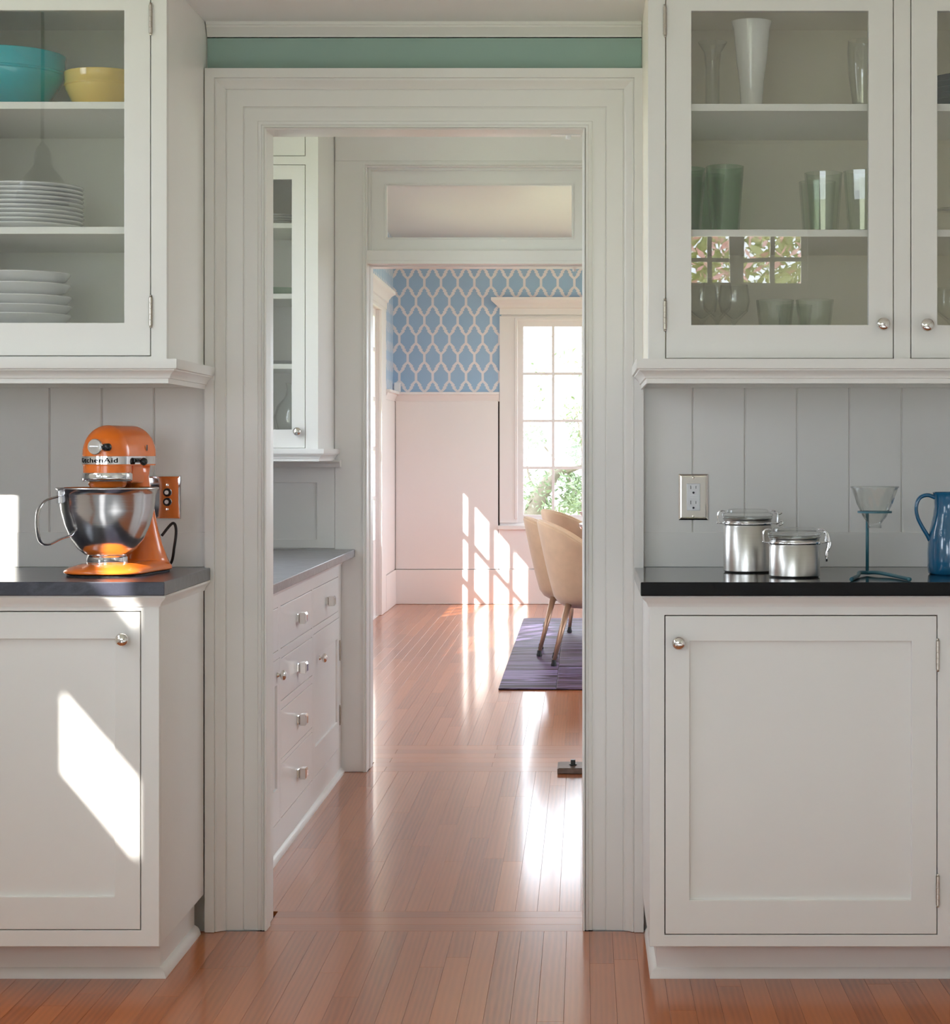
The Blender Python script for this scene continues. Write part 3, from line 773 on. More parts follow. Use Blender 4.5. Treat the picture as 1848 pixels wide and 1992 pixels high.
# pantry base cabinet, facing +x
XPF = -0.908
def yp(px): return XPF*F/(px-1135.0)
def pantry_base():
    root = empty('base_cabinet', (-1.2, 6.9, 0), 0, 'long white pantry base cabinet with drawers and square silver pulls', 'cabinet')
    off = Vector(root.location)
    def add(name, bm, mat, parent=None, **k):
        bmesh.ops.translate(bm, verts=bm.verts, vec=-off); return mk(name, bm, mat, parent or root, **k)
    ya, yb = YB1+0.06, Y2-0.011; zt = 0.8065
    mp = faceright(XPF)
    bm = NB(); box(bm, XL+0.002, XPF-0.021, ya, yb, 0.0, zt); add('carcass', bm, M['pwhite'])
    g_ = 0.0018
    D = []   # fronts: (kind, y0, y1, z0, z1)
    D.append(('drawer', yp(546), yp(606.8), 0.612, 0.738)); D.append(('drawer', yp(609.3), yp(658), 0.612, 0.738))
    D.append(('drawer', 5.70, yp(541), 0.612, 0.738))
    D.append(('drawer', yp(547), yp(607.2), 0.454, 0.580)); D.append(('drawer', yp(547), yp(607.2), 0.279, 0.425)); D.append(('drawer', yp(547), yp(607.2), 0.102, 0.262))
    D.append(('door', yp(609.5), yp(660), 0.102, 0.585)); D.append(('door', 5.70, yp(544.5), 0.102, 0.585))
    bm = NB(); plate(bm, mp, ya, yb, 0.0, zt, 0, 0.02, [(y0-g_, y1+g_, z0-g_, z1+g_) for _, y0, y1, z0, z1 in D]); add('face_frame', bm, M['pwhite'], bev=0.0008)
    bm = NB()
    for _, y0, y1, z0, z1 in D: plate(bm, mp, y0-g_, y1+g_, z0-g_, z1+g_, 0.0185, 0.0205)
    add('shadow_gap', bm, M['darkgap'])
    # square pull: back plate, neck, and a chunky rectangular cap
    bm = NB(); box(bm, -0.021, 0.021, 0, 0.0025, -0.012, 0.012); box(bm, -0.014, 0.014, 0.0025, 0.007, -0.010, 0.010)
    fr_ = [(-0.017, 0.006, -0.012), (0.017, 0.006, -0.012), (0.017, 0.006, 0.012), (-0.017, 0.006, 0.012)]
    md = [(-0.021, 0.010, -0.016), (0.021, 0.010, -0.016), (0.021, 0.010, 0.016), (-0.021, 0.010, 0.016)]
    m2 = [(-0.021, 0.024, -0.016), (0.021, 0.024, -0.016), (0.021, 0.024, 0.016), (-0.021, 0.024, 0.016)]
    en = [(-0.015, 0.028, -0.010), (0.015, 0.028, -0.010), (0.015, 0.028, 0.010), (-0.015, 0.028, 0.010)]
    rings(bm, [fr_, md, m2, en])
    bmesh.ops.rotate(bm, verts=bm.verts, cent=(0,0,0), matrix=Matrix.Rotation(-PI/2, 3, 'Z'))
    bmesh.ops.scale(bm, verts=bm.verts, vec=(1.15, 1.1, 1.1))
    PULL = shared('pull', bm, M['nickel'], False)
    for kind, y0, y1, z0, z1 in D:
        bm = NB()
        if kind == 'drawer':
            plate(bm, mp, y0, y1, z0, z1, 0, 0.018); o = add('drawer', bm, M['pwhite'], bev=0.0015)
            yc = (y0+y1)/2
            put(PULL, 'pull', o, Vector((XPF, yc, (z0+z1)/2))-off)
        else:
            h = (y0+0.055, y1-0.055, z0+0.10, z1-0.075)
            plate(bm, mp, y0, y1, z0, z1, 0, 0.018, [h]); o = add('door', bm, M['pwhite'], bev=0.001)
            bm = NB(); plate(bm, mp, h[0]-0.003, h[1]+0.003, h[2]-0.003, h[3]+0.003, 0.007, 0.016); add('panel', bm, M['pwhite'], parent=o)
            far = y1 > 7.3
            ky = y0+0.16 if far else y1-0.06
            put(KNOB, 'knob', o, Vector((XPF, ky, 0.493 if far else 0.54))-off, (0, 0, PI/2))
            hy = y1+0.004 if far else y0-0.004
            for hz in (0.43, 0.19): put(HINGE, 'hinge', o, Vector((XPF+0.002, hy, hz))-off)
    bm = NB(); sweep(bm, lambda a, b, c: (a, b, c), [(XPF, ya), (XPF, yb)], [(u, v+zt-0.027) for u, v in CROWN]); add('cove_moulding', bm, M['pwhite'], autos=25)
    bm = NB(); sweep(bm, lambda a, b, c: (a, b, c), [(XPF, ya), (XPF, yb)], [(0, 0), (0.014, 0), (0.013, 0.008), (0.009, 0.014), (0, 0.018)]); add('shoe_moulding', bm, M['pwhite'], autos=50)
pantry_base()
counter('countertop', [(XL+0.001, YB1+0.05), (-0.856, YB1+0.05), (-0.856, Y2-0.011), (XL+0.001, Y2-0.011)], M['stoneP'], 'grey stone countertop on the pantry base cabinet', 0.836, 0.028)

# ------------------------------------------------------------------ dining room shell
WX0, WX1 = X(1018, YD), X(1250, YD)     # far window glass
wz0, wz1 = Z(1002, YD), Z(635, YD)
CEILD = 2.885
bm = NB(); plate(bm, front(YD), XL-0.12, 3.0, -0.06, CEILD, 0, 0.14, [(WX0-0.045, WX1+0.045, wz0-0.06, wz1+0.045)])
wd = struct('wall_back', bm, M['dwhite'], 'dining room far wall papered in blue and white lattice')
LW = [(14.42, 15.85), (10.95, 12.35)]
bm = NB(); plate(bm, faceright(XL), Y2, YD, -0.06, CEILD, 0, 0.12, [(LW[0][0], LW[0][1], 0.0, 2.24), (LW[1][0], LW[1][1], 0.0, 2.24)])
wl = struct('wall_left', bm, M['dwhite'], 'dining room side wall papered in blue and white lattice')
DR = [(9.6, 11.4), (12.2, 14.0), (14.8, 16.6)]  # hidden right-hand openings added to brighten the dining room
bm = NB(); plate(bm, faceright(3.1), Y2, YD, -0.06, CEILD, 0, 0.1, [(a, b, 0.7, 2.5) for a, b in DR]); struct('wall_right', bm, M['dwhite'], 'dining room right wall')
for a, b in DR:
    window_obj('window_3', faceright(3.1), a, b, 0.7, 2.5, [(a+0.06, (a+b)/2-0.03, 0.76, 2.44), ((a+b)/2+0.03, b-0.06, 0.76, 2.44)], 0.03, 0.07, M['dwhite'], 'unseen dining room window added on the right for brightness')
    portal((3.15, (a+b)/2, 1.6), (-1, 0, 0), 1.8, 1.8)
bm = NB(); box(bm, XL-0.12, 3.1, Y2, YD+0.14, CEILD, CEILD+0.1); struct('ceiling', bm, M['dwhite'], 'dining room ceiling')
bm = NB(); box(bm, XL, 3.1, Y2B, Y2B+0.012, 2.29, CEILD); box(bm, O2R+0.1, 3.1, Y2B, Y2B+0.012, 0, 2.29); box(bm, XL, O2L-0.02, Y2B, Y2B+0.012, 0, 2.29); struct('wall_front', bm, M['dwhite'], 'dining side of the second wall')
bm = NB(); plate(bm, front(YD), XL+0.001, 2.999, 1.60, CEILD-0.001, -0.001, 0, [(X(975, YD), WX1+0.17, 1.60, wz1+0.10)]); struct('wallpaper', bm, M['paperx'], parent=wd)
bm = NB(); plate(bm, faceright(XL), Y2B+0.02, YD-0.001, 1.60, CEILD-0.001, -0.001, 0, [(a-0.12, b+0.30, 1.60, 2.28) for a, b in LW]); struct('wallpaper', bm, M['papery'], parent=wl)
# far wainscot: rail, panels, seams, baseboard
def add_s(name, parent, parts, mat=None, bev=0.003):
    bm = NB()
    for p in parts: box(bm, *p)
    return mk(name, bm, mat or M['dwhite'], parent, bev=bev)
xc0 = X(972, YD)
zr1, zr0 = Z(763, YD), Z(781, YD)
bm = NB(); RAILP = [(0, 0), (0.012, 0), (0.016, 0.012), (0.030, 0.035), (0.034, 0.05), (0.055, 0.054), (0.055, 0.073), (0, 0.073)]
sweep(bm, lambda a, b, c: (a, b, c+zr0), [(XL, 15.98+0.22), (XL, YD), (xc0-0.002, YD)], RAILP)
tr_ = struct('trim_10', bm, M['dwhite'], 'white plate rail under the blue wallpaper', autos=25)
zb1 = Z(1107, YD)
wn = add_s('trim_11', None, [(XL+0.02, xc0-0.012, YD-0.018, YD, zb1, zr0), (xc0-0.009, 3.0, YD-0.018, YD, zb1+0.003, 0.60)]); tag(wn, 'tall smooth white wainscot panel beside the window', kind='structure')
bm = NB(); box(bm, XL+0.02, 3.0, YD-0.006, YD, 0.0, zr0-0.05) if False else box(bm, XL, xc0, YD-0.006, YD, 0.0, zr0); struct('backing', bm, M['darkgap'], parent=wn)
bs = add_s('baseboard_back', None, [(XL+0.02, 3.0, YD-0.026, YD, 0.001, zb1-0.004)]); tag(bs, 'tall white baseboard on the dining room far wall', kind='structure')
lw = add_s('trim_12', None, [(XL, XL+0.018, 16.195, YD-0.03, zb1, zr0-0.002)]); tag(lw, 'white wainscot on the dining side wall', kind='structure')
bs = add_s('baseboard_left', None, [(XL, XL+0.026, 16.195, YD-0.028, 0.001, zb1-0.004)]); tag(bs, 'white baseboard in the far left corner', kind='structure')
o = add_s('trim_13', None, [(XL, XL+0.02, 12.60, 14.20, 0.001, 1.66), (XL, XL+0.02, Y2B+0.02, 10.75, 0.001, 1.66)]); tag(o, 'white wainscot between the side windows', kind='structure')
# small sensor on the rail
bm = NB(); box(bm, X(766.5, 17.0), X(779, 17.0), 16.985, 17.03, zr1+0.001, zr1+0.075)
o = mk('motion_sensor', bm, M['outlet'], None, bev=0.006); tag(o, 'small white sensor box on the plate rail in the far corner', 'sensor')
# far window
us = [WX0+(WX1-WX0)*i/4 for i in range(5)]; vs = [wz0+(wz1-wz0)*i/4 for i in range(5)]
mb = 0.011
holes = [(us[i]+(mb if i else 0), us[i+1]-(mb if i < 3 else 0), vs[j]+(mb if j else 0), vs[j+1]-(mb if j < 3 else 0)) for i in range(4) for j in range(4)]
w2 = window_obj('window_2', front(YD), WX0-0.045, WX1+0.045, wz0-0.06, wz1+0.045, holes, 0.03, 0.06, M['dwhite'], 'tall white paned window at the far end of the dining room')
bm = NB(); plate(bm, front(YD), xc0, WX1+0.18, 0.64, wz1+0.08, -0.022, 0, [(WX0-0.050, WX1+0.05, wz0-0.065, wz1+0.05)])
mk('window_casing', bm, M['dwhite'], w2, bev=0.002)
bm = NB(); plate(bm, front(YD), WX0-0.066, WX1+0.066, wz0-0.03, wz1+0.066, -0.032, -0.022, [(WX0-0.045, WX1+0.045, wz0-0.03, wz1+0.045)])
mk('inner_bead', bm, M['dwhite'], w2, bev=0.003)
bm = NB(); HEADP = [(0, 0), (0.024, 0), (0.024, 0.045), (0.034, 0.052), (0.040, 0.07), (0.060, 0.095), (0.085, 0.108), (0.088, 0.112), (0.088, 0.132), (0, 0.132)]
zh = Z(612, YD)
sweep(bm, lambda a, b, c: (a, b, c+zh), [(xc0, YD), (WX1+0.18, YD)], HEADP)
box(bm, xc0-0.065, xc0, YD-0.085, YD, zh+0.108, zh+0.132)
rings(bm, [[(xc0, YD-0.088, zh+0.108), (xc0-0.065, YD-0.088, zh+0.108), (xc0, YD-0.03, zh+0.05)], [(xc0, YD, zh+0.108), (xc0-0.065, YD, zh+0.108), (xc0, YD, zh+0.05)]])
mk('head_cap', bm, M['dwhite'], w2, autos=30)
bm = NB(); box(bm, xc0-0.012, WX1+0.20, YD-0.05, YD, Z(1030, YD), Z(1022, YD)); mk('sill', bm, M['dwhite'], w2, bev=0.004)
portal(((WX0+WX1)/2, YD+0.12, (wz0+wz1)/2), (0, -1, 0), WX1-WX0, wz1-wz0)
# side glazed doors
def side_door(name, y0, y1, cols, label, zlow=0.56):
    zr = [zlow, max(0.865, zlow+0.06), 1.225, 1.585, 1.945, 2.19]
    hs = [(a, b, zr[k]+(0.015 if k else 0), zr[k+1]-(0.015 if k < 4 else 0)) for a, b in cols for k in range(5)]
    o = window_obj(name, faceright(XL), y0, y1, 0.0, 2.24, hs, 0.02, 0.05, M['dwhite'], label)
    bm = NB(); mp = faceright(XL)
    plate(bm, mp, y0-0.17, y1+0.34, 0.001, 2.27, -0.024, 0, [(y0, y1, 0.0, 2.24)]); 
    mk('casing', bm, M['dwhite'], o, bev=0.003)
    bm = NB(); sweep(bm, lambda a, b, c: (a, b, c+2.27), [(XL, y0-0.20), (XL, y1+0.42)], [(u, v) for u, v in HEADP]); mk('head_cap', bm, M['dwhite'], o, autos=30)
    portal((XL-0.10, (y0+y1)/2, 1.37), (1, 0, 0), 1.65, y1-y0-0.2)
    return o
side_door('door_1', LW[0][0], LW[0][1], [(15.615, 15.76), (15.25, 15.545), (14.90, 15.20), (14.50, 14.86)], 'white glazed side door near the far corner of the dining room')
side_door('door_2', LW[1][0], LW[1][1], [(11.03, 11.32), (11.36, 11.62), (11.70, 11.96), (12.0, 12.28)], 'second white glazed side door of the dining room', 0.80)
# unseen eave added outside the dining room to shade the upper door glass
bm = NB(); box(bm, XL-0.12-0.80, XL-0.12, 8.4, 17.6, 2.60, 2.68); struct('eave', bm, M['render'], 'unseen eave slab added outside the dining room to cut the sun')

# ------------------------------------------------------------------ garden
bm = NB(); box(bm, -60, 60, -60, 80, -0.75, -0.70); gnd = struct('ground', bm, M['lawn'], 'garden ground outside the windows')
def leaves(bm, c, rad, n, size, rng):
    for _ in range(n):
        while True:
            p = Vector((rng.uniform(-1, 1), rng.uniform(-1, 1), rng.uniform(-1, 1)))
            if p.length <= 1: break
        p = Vector((c[0]+p.x*rad[0], c[1]+p.y*rad[1], c[2]+p.z*rad[2]))
        q = Matrix.Rotation(rng.uniform(0, 2*PI), 3, 'Z') @ Matrix.Rotation(rng.uniform(-1, 1), 3, 'X') @ Matrix.Rotation(rng.uniform(0, 6.28), 3, 'Y')
        s = size*rng.uniform(0.6, 1.3)
        vs_ = [p+q @ Vector(v) for v in ((0, -s, 0), (s*0.32, 0, s*0.08), (0, s, 0), (-s*0.32, 0, s*0.08))]
        quad(bm, [bm.verts.new(v) for v in vs_])
def tree():
    root = empty('garden_tree', (1.2, 20.2, -0.7), 0, 'leafy garden tree with crooked grey branch outside the far window', 'tree')
    off = Vector(root.location)
    YT = 20.0
    def P(px, py, dy=0): return Vector((X(px, YT+dy), YT+dy, Z(py, YT+dy)))
    main = [Vector((1.25, 20.2, -0.7)), Vector((0.7, 20.2, -0.35)), Vector((0.05, 20.1, -0.05)), P(1010, 1055), P(1035, 1000), P(1048, 965), P(1063, 945), P(1077, 922), P(1092, 912), P(1115, 908), P(1165, 880), P(1230, 800)]
    bm = NB(); pa = smoothpath(main, 5)
    tube(bm, pa, [max(0.024, 0.16-0.13*(i/len(pa))**0.6) for i in range(len(pa))], 8)
    br = [[P(1135, 895), P(1120, 800), P(1095, 760), P(1070, 735), P(1035, 715)], [P(1165, 880), P(1150, 780), P(1115, 730), P(1090, 690)], [P(1050, 962), P(1030, 930), P(1022, 880)], [P(1230, 800), P(1180, 700), P(1120, 640), P(1060, 660)], [P(1100, 908), P(1115, 950), P(1135, 985)], [P(1092, 912), P(1060, 870), P(1030, 850)]]
    for b in br: tube(bm, smoothpath(b, 4), 0.011, 6)
    bmesh.ops.translate(bm, verts=bm.verts, vec=-off); mk('branches', bm, M['bark'], root, smooth=True)
    bm = NB(); rng = random.Random(5)
    spots = [(1040, 770, 20, 30, 170), (1040, 850, 22, 26, 330), (1110, 800, 22, 30, 300), (1118, 870, 18, 40, 420), (1120, 960, 24, 40, 800), (1040, 960, 30, 45, 330),
             (1085, 940, 40, 30, 300), (1100, 690, 36, 26, 70), (1055, 720, 30, 20, 50), (1128, 720, 20, 40, 60), (1180, 850, 50, 90, 700), (1210, 700, 60, 80, 500), (1095, 985, 45, 25, 550), (1000, 1000, 50, 60, 500)]
    for px, py, rx, rz, n in spots:
        c = P(px, py); s = YT/F
        leaves(bm, c, (rx*s, 0.5, rz*s), int(n*0.45), 0.036, rng)
    bmesh.ops.translate(bm, verts=bm.verts, vec=-off)
    o = mk('foliage', bm, M['leaf'], root, doubles=False); o['kind'] = 'stuff'
tree()
bm = NB(); rng = random.Random(9); leaves(bm, (0.9, -3.6, 2.2), (1.7, 0.6, 1.1), 6500, 0.065, rng)
bm2 = NB(); leaves(bm2, (0.9, -3.0, 2.4), (1.6, 0.3, 1.0), 1300, 0.045, rng)
sh = mk('garden_shrub', bm, M['shrubleaf'], None, doubles=False); tag(sh, 'flowering shrub outside the kitchen garden window', 'shrub', kind='stuff')
fo = mk('blossoms', bm2, M['flower'], sh, doubles=False); fo['kind'] = 'stuff'

# ------------------------------------------------------------------ stand mixer
def mixer():
    A = math.radians(-15)
    cx, cy = X(209, 5.06), 5.06           # bowl centre
    root = empty('stand_mixer', (cx, cy, ZC), A, 'glossy orange stand mixer with polished steel bowl on the left counter', 'mixer')
    Om, S = M['orange'], M['chrome']
    def stad(z, rf, rr, yf, yr, n=14):
        """plan outline: half circle at the front, half circle at the back"""
        pts = []
        for i in range(n+1):
            a = PI+PI*i/n; pts.append((rf*math.cos(a), yf+rf*math.sin(a), z))
        for i in range(n+1):
            a = PI*i/n; pts.append((rr*math.cos(a), yr+rr*math.sin(a), z))
        return pts
    # base: low foot that flows up into the column
    bm = NB()
    def foot(z, rf, yf, rm, rr, yr, n=12):
        pts = []
        for i in range(n+1):
            a = PI+PI*i/n; pts.append((rf*math.cos(a), yf+rf*math.sin(a)*0.92, z))
        pts.append((rm, (yf+yr)/2, z))
        for i in range(n+1):
            a = PI*i/n; pts.append((rr*math.cos(a), yr+rr*math.sin(a), z))
        pts.append((-rm, (yf+yr)/2, z)); return pts
    rs = [foot(0.003, 0.094, -0.010, 0.076, 0.070, 0.175), foot(0.008, 0.100, -0.010, 0.082, 0.075, 0.175), foot(0.015, 0.098, -0.010, 0.080, 0.073, 0.175),
          foot(0.022, 0.082, -0.008, 0.070, 0.068, 0.173), foot(0.028, 0.062, -0.006, 0.058, 0.060, 0.170), foot(0.031, 0.050, -0.004, 0.048, 0.054, 0.168)]
    rings(bm, rs, True, True)
    mk('base', bm, Om, root, smooth=True).modifiers.new('sub', 'SUBSURF').render_levels = 2
    bm = NB(); rings(bm, [foot(0.0, 0.090, -0.010, 0.073, 0.067, 0.175), foot(0.004, 0.090, -0.010, 0.073, 0.067, 0.175)])
    mk('rubber_foot', bm, M['darkrubber'], root)
    # column
    bm = NB(); rs = []
    for z, rx, ry, yc in ((0.016, 0.071, 0.068, 0.173), (0.035, 0.061, 0.060, 0.176), (0.065, 0.050, 0.048, 0.176), (0.10, 0.042, 0.040, 0.172), (0.15, 0.036, 0.038, 0.162), (0.195, 0.034, 0.040, 0.145), (0.23, 0.038, 0.048, 0.125), (0.262, 0.046, 0.066, 0.110)):
        rs.append([(rx*math.cos(2*PI*i/28), yc+ry*math.sin(2*PI*i/28), z) for i in range(28)])
    rings(bm, rs); mk('column', bm, Om, root, smooth=True)
    # head
    bm = NB(); rs = []
    yf, yr = 0.0, 0.130
    for z, k in ((0.2570, 0.985), (0.2600, 1.0), (0.2850, 1.0)): rs.append(stad(z, 0.0575*k, 0.054*k, yf, yr))
    for i in range(1, 11):
        a = (PI/2)*i/10.6; k = math.cos(a); rs.append(stad(0.285+0.067*math.sin(a), 0.0575*k, 0.054*k, yf+0.004*(1-k), yr-0.012*(1-k)))
    rings(bm, rs); hd = mk('head', bm, Om, root, autos=50)
    # steel trim band with the maker's lettering
    bm = NB(); rings(bm, [stad(0.2605, 0.0586, 0.0551, yf, yr), stad(0.2790, 0.0586, 0.0551, yf, yr)]); mk('trim_band', bm, S, root, autos=40)
    cu = bpy.data.curves.new('lettering', 'FONT'); cu.body = 'KitchenAid'; cu.size = 0.0165; cu.offset = 0.00032; cu.space_character = 1.08
    to = bpy.data.objects.new('lettering', cu); COL.objects.link(to)
    dg = bpy.context.evaluated_depsgraph_get(); me = bpy.data.meshes.new_from_object(to.evaluated_get(dg)); bpy.data.objects.remove(to)
    bm = NB(); bm.from_mesh(me); bmesh.ops.triangulate(bm, faces=bm.faces)
    bx0, bx1 = min(v.co.x for v in bm.verts), max(v.co.x for v in bm.verts)
    for k in range(1, 120):
        bmesh.ops.bisect_plane(bm, geom=bm.verts[:]+bm.edges[:]+bm.faces[:], plane_co=(bx0+(bx1-bx0)*k/120, 0, 0), plane_no=(1, 0, 0))
    xs = [v.co.x for v in bm.verts]; wv = max(xs)-min(xs); arc = math.radians(106)*0.0586
    a0 = math.radians(-90-55)
    for v in bm.verts:
        t = (v.co.x-min(xs))/wv; a = a0+t*math.radians(106)+0
        h = v.co.y
        v.co = Vector((0.0588*math.cos(a), 0.0588*math.sin(a)+yf, 0.2645+h*0.95))
    mk('lettering', bm, M['ink'], root)
    # lower part of the motor head, steel ring, planetary hub
    bm = NB(); lathe(bm, [(0.0001, 0.2615), (0.056, 0.2615), (0.056, 0.238), (0.0001, 0.238)], 40); mk('lower_housing', bm, Om, root, autos=40)
    bm = NB(); lathe(bm, [(0.0001, 0.2405), (0.0565, 0.2405), (0.0580, 0.238), (0.0580, 0.224), (0.0560, 0.221), (0.0001, 0.221)], 40); mk('drip_ring', bm, S, root, autos=40)
    bm = NB(); lathe(bm, [(0.0001, 0.222), (0.044, 0.222), (0.044, 0.213), (0.040, 0.207), (0.026, 0.205), (0.022, 0.200), (0.0215, 0.190), (0.0001, 0.190)], 32); mk('planetary_hub', bm, Om, root, autos=40)
    bm = NB(); lathe(bm, [(0.0001, 0.192), (0.006, 0.192), (0.006, 0.12), (0.0001, 0.12)], 16); mk('beater_shaft', bm, S, root, autos=40)
    bm = NB(); rings(bm, [[(-0.036, 0.05, 0.215), (0.036, 0.05, 0.215), (0.034, 0.13, 0.215), (-0.034, 0.13, 0.215)], [(-0.045, 0.045, 0.260), (0.045, 0.045, 0.260), (0.042, 0.14, 0.260), (-0.042, 0.14, 0.260)]]); mk('neck', bm, Om, root, bev=0.004)
    # attachment hub cover
    bm = NB(); lathe(bm, [(0.0001, 0), (0.0165, 0), (0.0185, 0.003), (0.0185, 0.010), (0.0170, 0.0125), (0.0001, 0.0130)], 36, c=(0, -0.052, 0.301), axis='y'); hb = mk('attachment_cover', bm, S, root, autos=40)
    bm = NB(); box(bm, -0.012, 0.012, -0.068, -0.064, 0.299, 0.303); mk('finger_bar', bm, M['steelcan'], hb, bev=0.001)
    # black thumb screw and speed lever
    bm = NB(); tube(bm, [(0.014, -0.060, 0.300), (0.030, -0.066, 0.300)], 0.0030, 10); mk('screw_stem', bm, S, root, smooth=True)
    bm = NB(); tube(bm, [(0.024, -0.0635, 0.300), (0.0265, -0.0645, 0.300), (0.040, -0.070, 0.300), (0.043, -0.071, 0.300)], [0.006, 0.0088, 0.0088, 0.005], 14); mk('thumb_screw', bm, M['blackp'], root, smooth=True)
    bm = NB(); tube(bm, [(0.052, 0.048, 0.272), (0.070, 0.040, 0.268)], 0.0022, 8); lv = mk('lever_stem', bm, S, root, smooth=True)
    bm = NB(); box(bm, 0.0560, 0.0600, 0.020, 0.056, 0.264, 0.275); mk('lever_slot', bm, M['blackp'], root, bev=0.003)
    bm = NB(); bmesh.ops.create_uvsphere(bm, u_segments=16, v_segments=10, radius=0.0092, matrix=Matrix.Translation((0.074, 0.038, 0.2665))); mk('lever_knob', bm, M['blackp'], root, smooth=True)
    bm = NB(); box(bm, 0.0555, 0.0575, 0.088, 0.092, 0.292, 0.306); mk('vent_slot', bm, M['blackp'], root, bev=0.001)
    # bowl on its clamp plate
    bm = NB()
    pr = [(0.0001, 0.046), (0.036, 0.046), (0.052, 0.050), (0.069, 0.064), (0.085, 0.088), (0.098, 0.118), (0.107, 0.152), (0.1115, 0.190), (0.1165, 0.2015), (0.1185, 0.2025), (0.1190, 0.2045), (0.1175, 0.2065), (0.1140, 0.2060),
          (0.1105, 0.196), (0.1055, 0.152), (0.0965, 0.119), (0.0835, 0.0895), (0.0675, 0.066), (0.051, 0.0520), (0.0001, 0.0485)]
    lathe(bm, pr, 64); bw = mk('bowl', bm, M['steelbowl'], root, autos=60)
    bm = NB(); lathe(bm, [(0.0001, 0.022), (0.046, 0.022), (0.048, 0.026), (0.048, 0.044), (0.044, 0.048), (0.0001, 0.048)], 40); mk('bowl_foot', bm, S, bw, autos=40)
    # strap handle
    hp = smoothpath([(-0.110, 0.0, 0.188), (-0.126, 0.0, 0.184), (-0.148, 0, 0.176), (-0.162, 0, 0.155), (-0.165, 0, 0.120), (-0.158, 0, 0.084), (-0.140, 0, 0.076), (-0.112, 0, 0.088), (-0.086, 0, 0.096)], 6)
    bm = NB(); tube(bm, hp, 0.013, 12, True, flat=(1.0, 0.24)); hn = mk('handle', bm, S, bw, autos=60); hn.rotation_euler = (0, 0, math.radians(44))
    bm = NB(); box(bm, -0.1185, -0.1085, -0.012, 0.012, 0.170, 0.200); pl = mk('handle_plate', bm, S, bw, bev=0.001); pl.rotation_euler = (0, 0, math.radians(44))
    # power cord leaving the back
    bm = NB(); cord = smoothpath([(0.03, 0.222, 0.085), (0.050, 0.240, 0.115), (0.062, 0.235, 0.10), (0.060, 0.230, 0.060), (0.030, 0.265, 0.012), (-0.03, 0.285, 0.006)], 6)
    tube(bm, cord, 0.0035, 8); mk('power_cord', bm, M['darkrubber'], root, smooth=True)
mixer()

# ------------------------------------------------------------------ wall plates
def plate_two():
    cx = X(308, 5.43); z0, z1 = Z(1010, 5.43), Z(925.5, 5.43)
    root = empty('switch_plate', (cx, YW-0.012, (z0+z1)/2), 0, 'mirror-polished wall plate with two push buttons behind the orange mixer', 'switch')
    hw = (X(351, 5.43)-X(265, 5.43))/2; hh = (z1-z0)/2
    bm = NB(); r = []
    for (a, b, y) in ((hw, hh, 0.0), (hw, hh, -0.002), (hw-0.002, hh-0.002, -0.0042), (hw-0.006, hh-0.006, -0.0044)):
        r.append([(-a, y, -b), (a, y, -b), (a, y, b), (-a, y, b)])
    rings(bm, r); mk('plate', bm, M['chrome'], root)
    gx = X(325, 5.43)-cx
    for dz in (0.0245, -0.0245*0.0-0.0005):
        pass
    for k, zz in enumerate((Z(958, 5.43), Z(976.5, 5.43))):
        zc = zz-(z0+z1)/2
        bm = NB(); lathe(bm, [(0.0001, 0.004), (0.0105, 0.004), (0.0105, 0.008), (0.0085, 0.010), (0.0001, 0.0102)], 20, c=(gx, 0, zc), axis='y'); bt = mk('push_button', bm, M['blackp'], root, autos=40)
        bm = NB(); lathe(bm, [(0.0001, 0.0098), (0.0055, 0.0098), (0.0050, 0.0118), (0.0001, 0.012)], 16, c=(gx-0.001, 0, zc), axis='y'); mk('button_face', bm, M['china'], bt, autos=40)
    for sx in (gx, -gx):
        for zz in (Z(943.5, 5.43), Z(991, 5.43)):
            bm = NB(); lathe(bm, [(0.0001, 0.003), (0.0036, 0.003), (0.0034, 0.0055), (0.0001, 0.0062)], 14, c=(sx, 0, zz-(z0+z1)/2), axis='y'); mk('screw', bm, M['nickel'], root, autos=40)
plate_two()
def outlet():
    cx = X(1349, 5.43); zc = Z(967, 5.43)
    root = empty('power_outlet', (cx, YW-0.012, zc), 0, 'white power outlet in shiny nickel plate on right plank wall', 'outlet')
    hw, hh = 0.0368, 0.0575
    bm = NB(); r = []
    for (a, b, y) in ((hw, hh, 0.0), (hw, hh, -0.002), (hw-0.004, hh-0.004, -0.0045), (hw-0.007, hh-0.007, -0.0048)):
        r.append([(-a, y, -b), (a, y, -b), (a, y, b), (-a, y, b)])
    rings(bm, r); mk('plate', bm, M['nickel'], root)
    bm = NB(); box(bm, -0.017, 0.017, -0.0075, -0.004, -0.034, 0.034); rc = mk('receptacle', bm, M['outlet'], root, bev=0.002)
    bm = NB()
    for zc_ in (0.019, -0.019):
        box(bm, -0.0075, -0.0060, -0.0079, -0.0073, zc_+0.001, zc_+0.010); box(bm, 0.0055, 0.0070, -0.0079, -0.0073, zc_+0.002, zc_+0.009)
        lathe(bm, [(0.0001, 0.0073), (0.0028, 0.0073), (0.0028, 0.0079), (0.0001, 0.0079)], 12, c=(0, 0, zc_-0.008), axis='y')
    mk('slots', bm, M['blackp'], rc)
    bm = NB(); box(bm, -0.0085, 0.0085, -0.0082, -0.0074, -0.0045, -0.0005); box(bm, -0.0085, 0.0085, -0.0082, -0.0074, 0.0005, 0.0045); mk('test_buttons', bm, M['outlet'], rc, bev=0.0004)
    for zc_ in (0.0485, -0.0485):
        bm = NB(); lathe(bm, [(0.0001, 0.003), (0.0036, 0.0045), (0.0034, 0.0060), (0.0001, 0.0066)], 14, c=(0, 0, zc_), axis='y'); mk('screw', bm, M['hinge'], root, autos=40)
outlet()

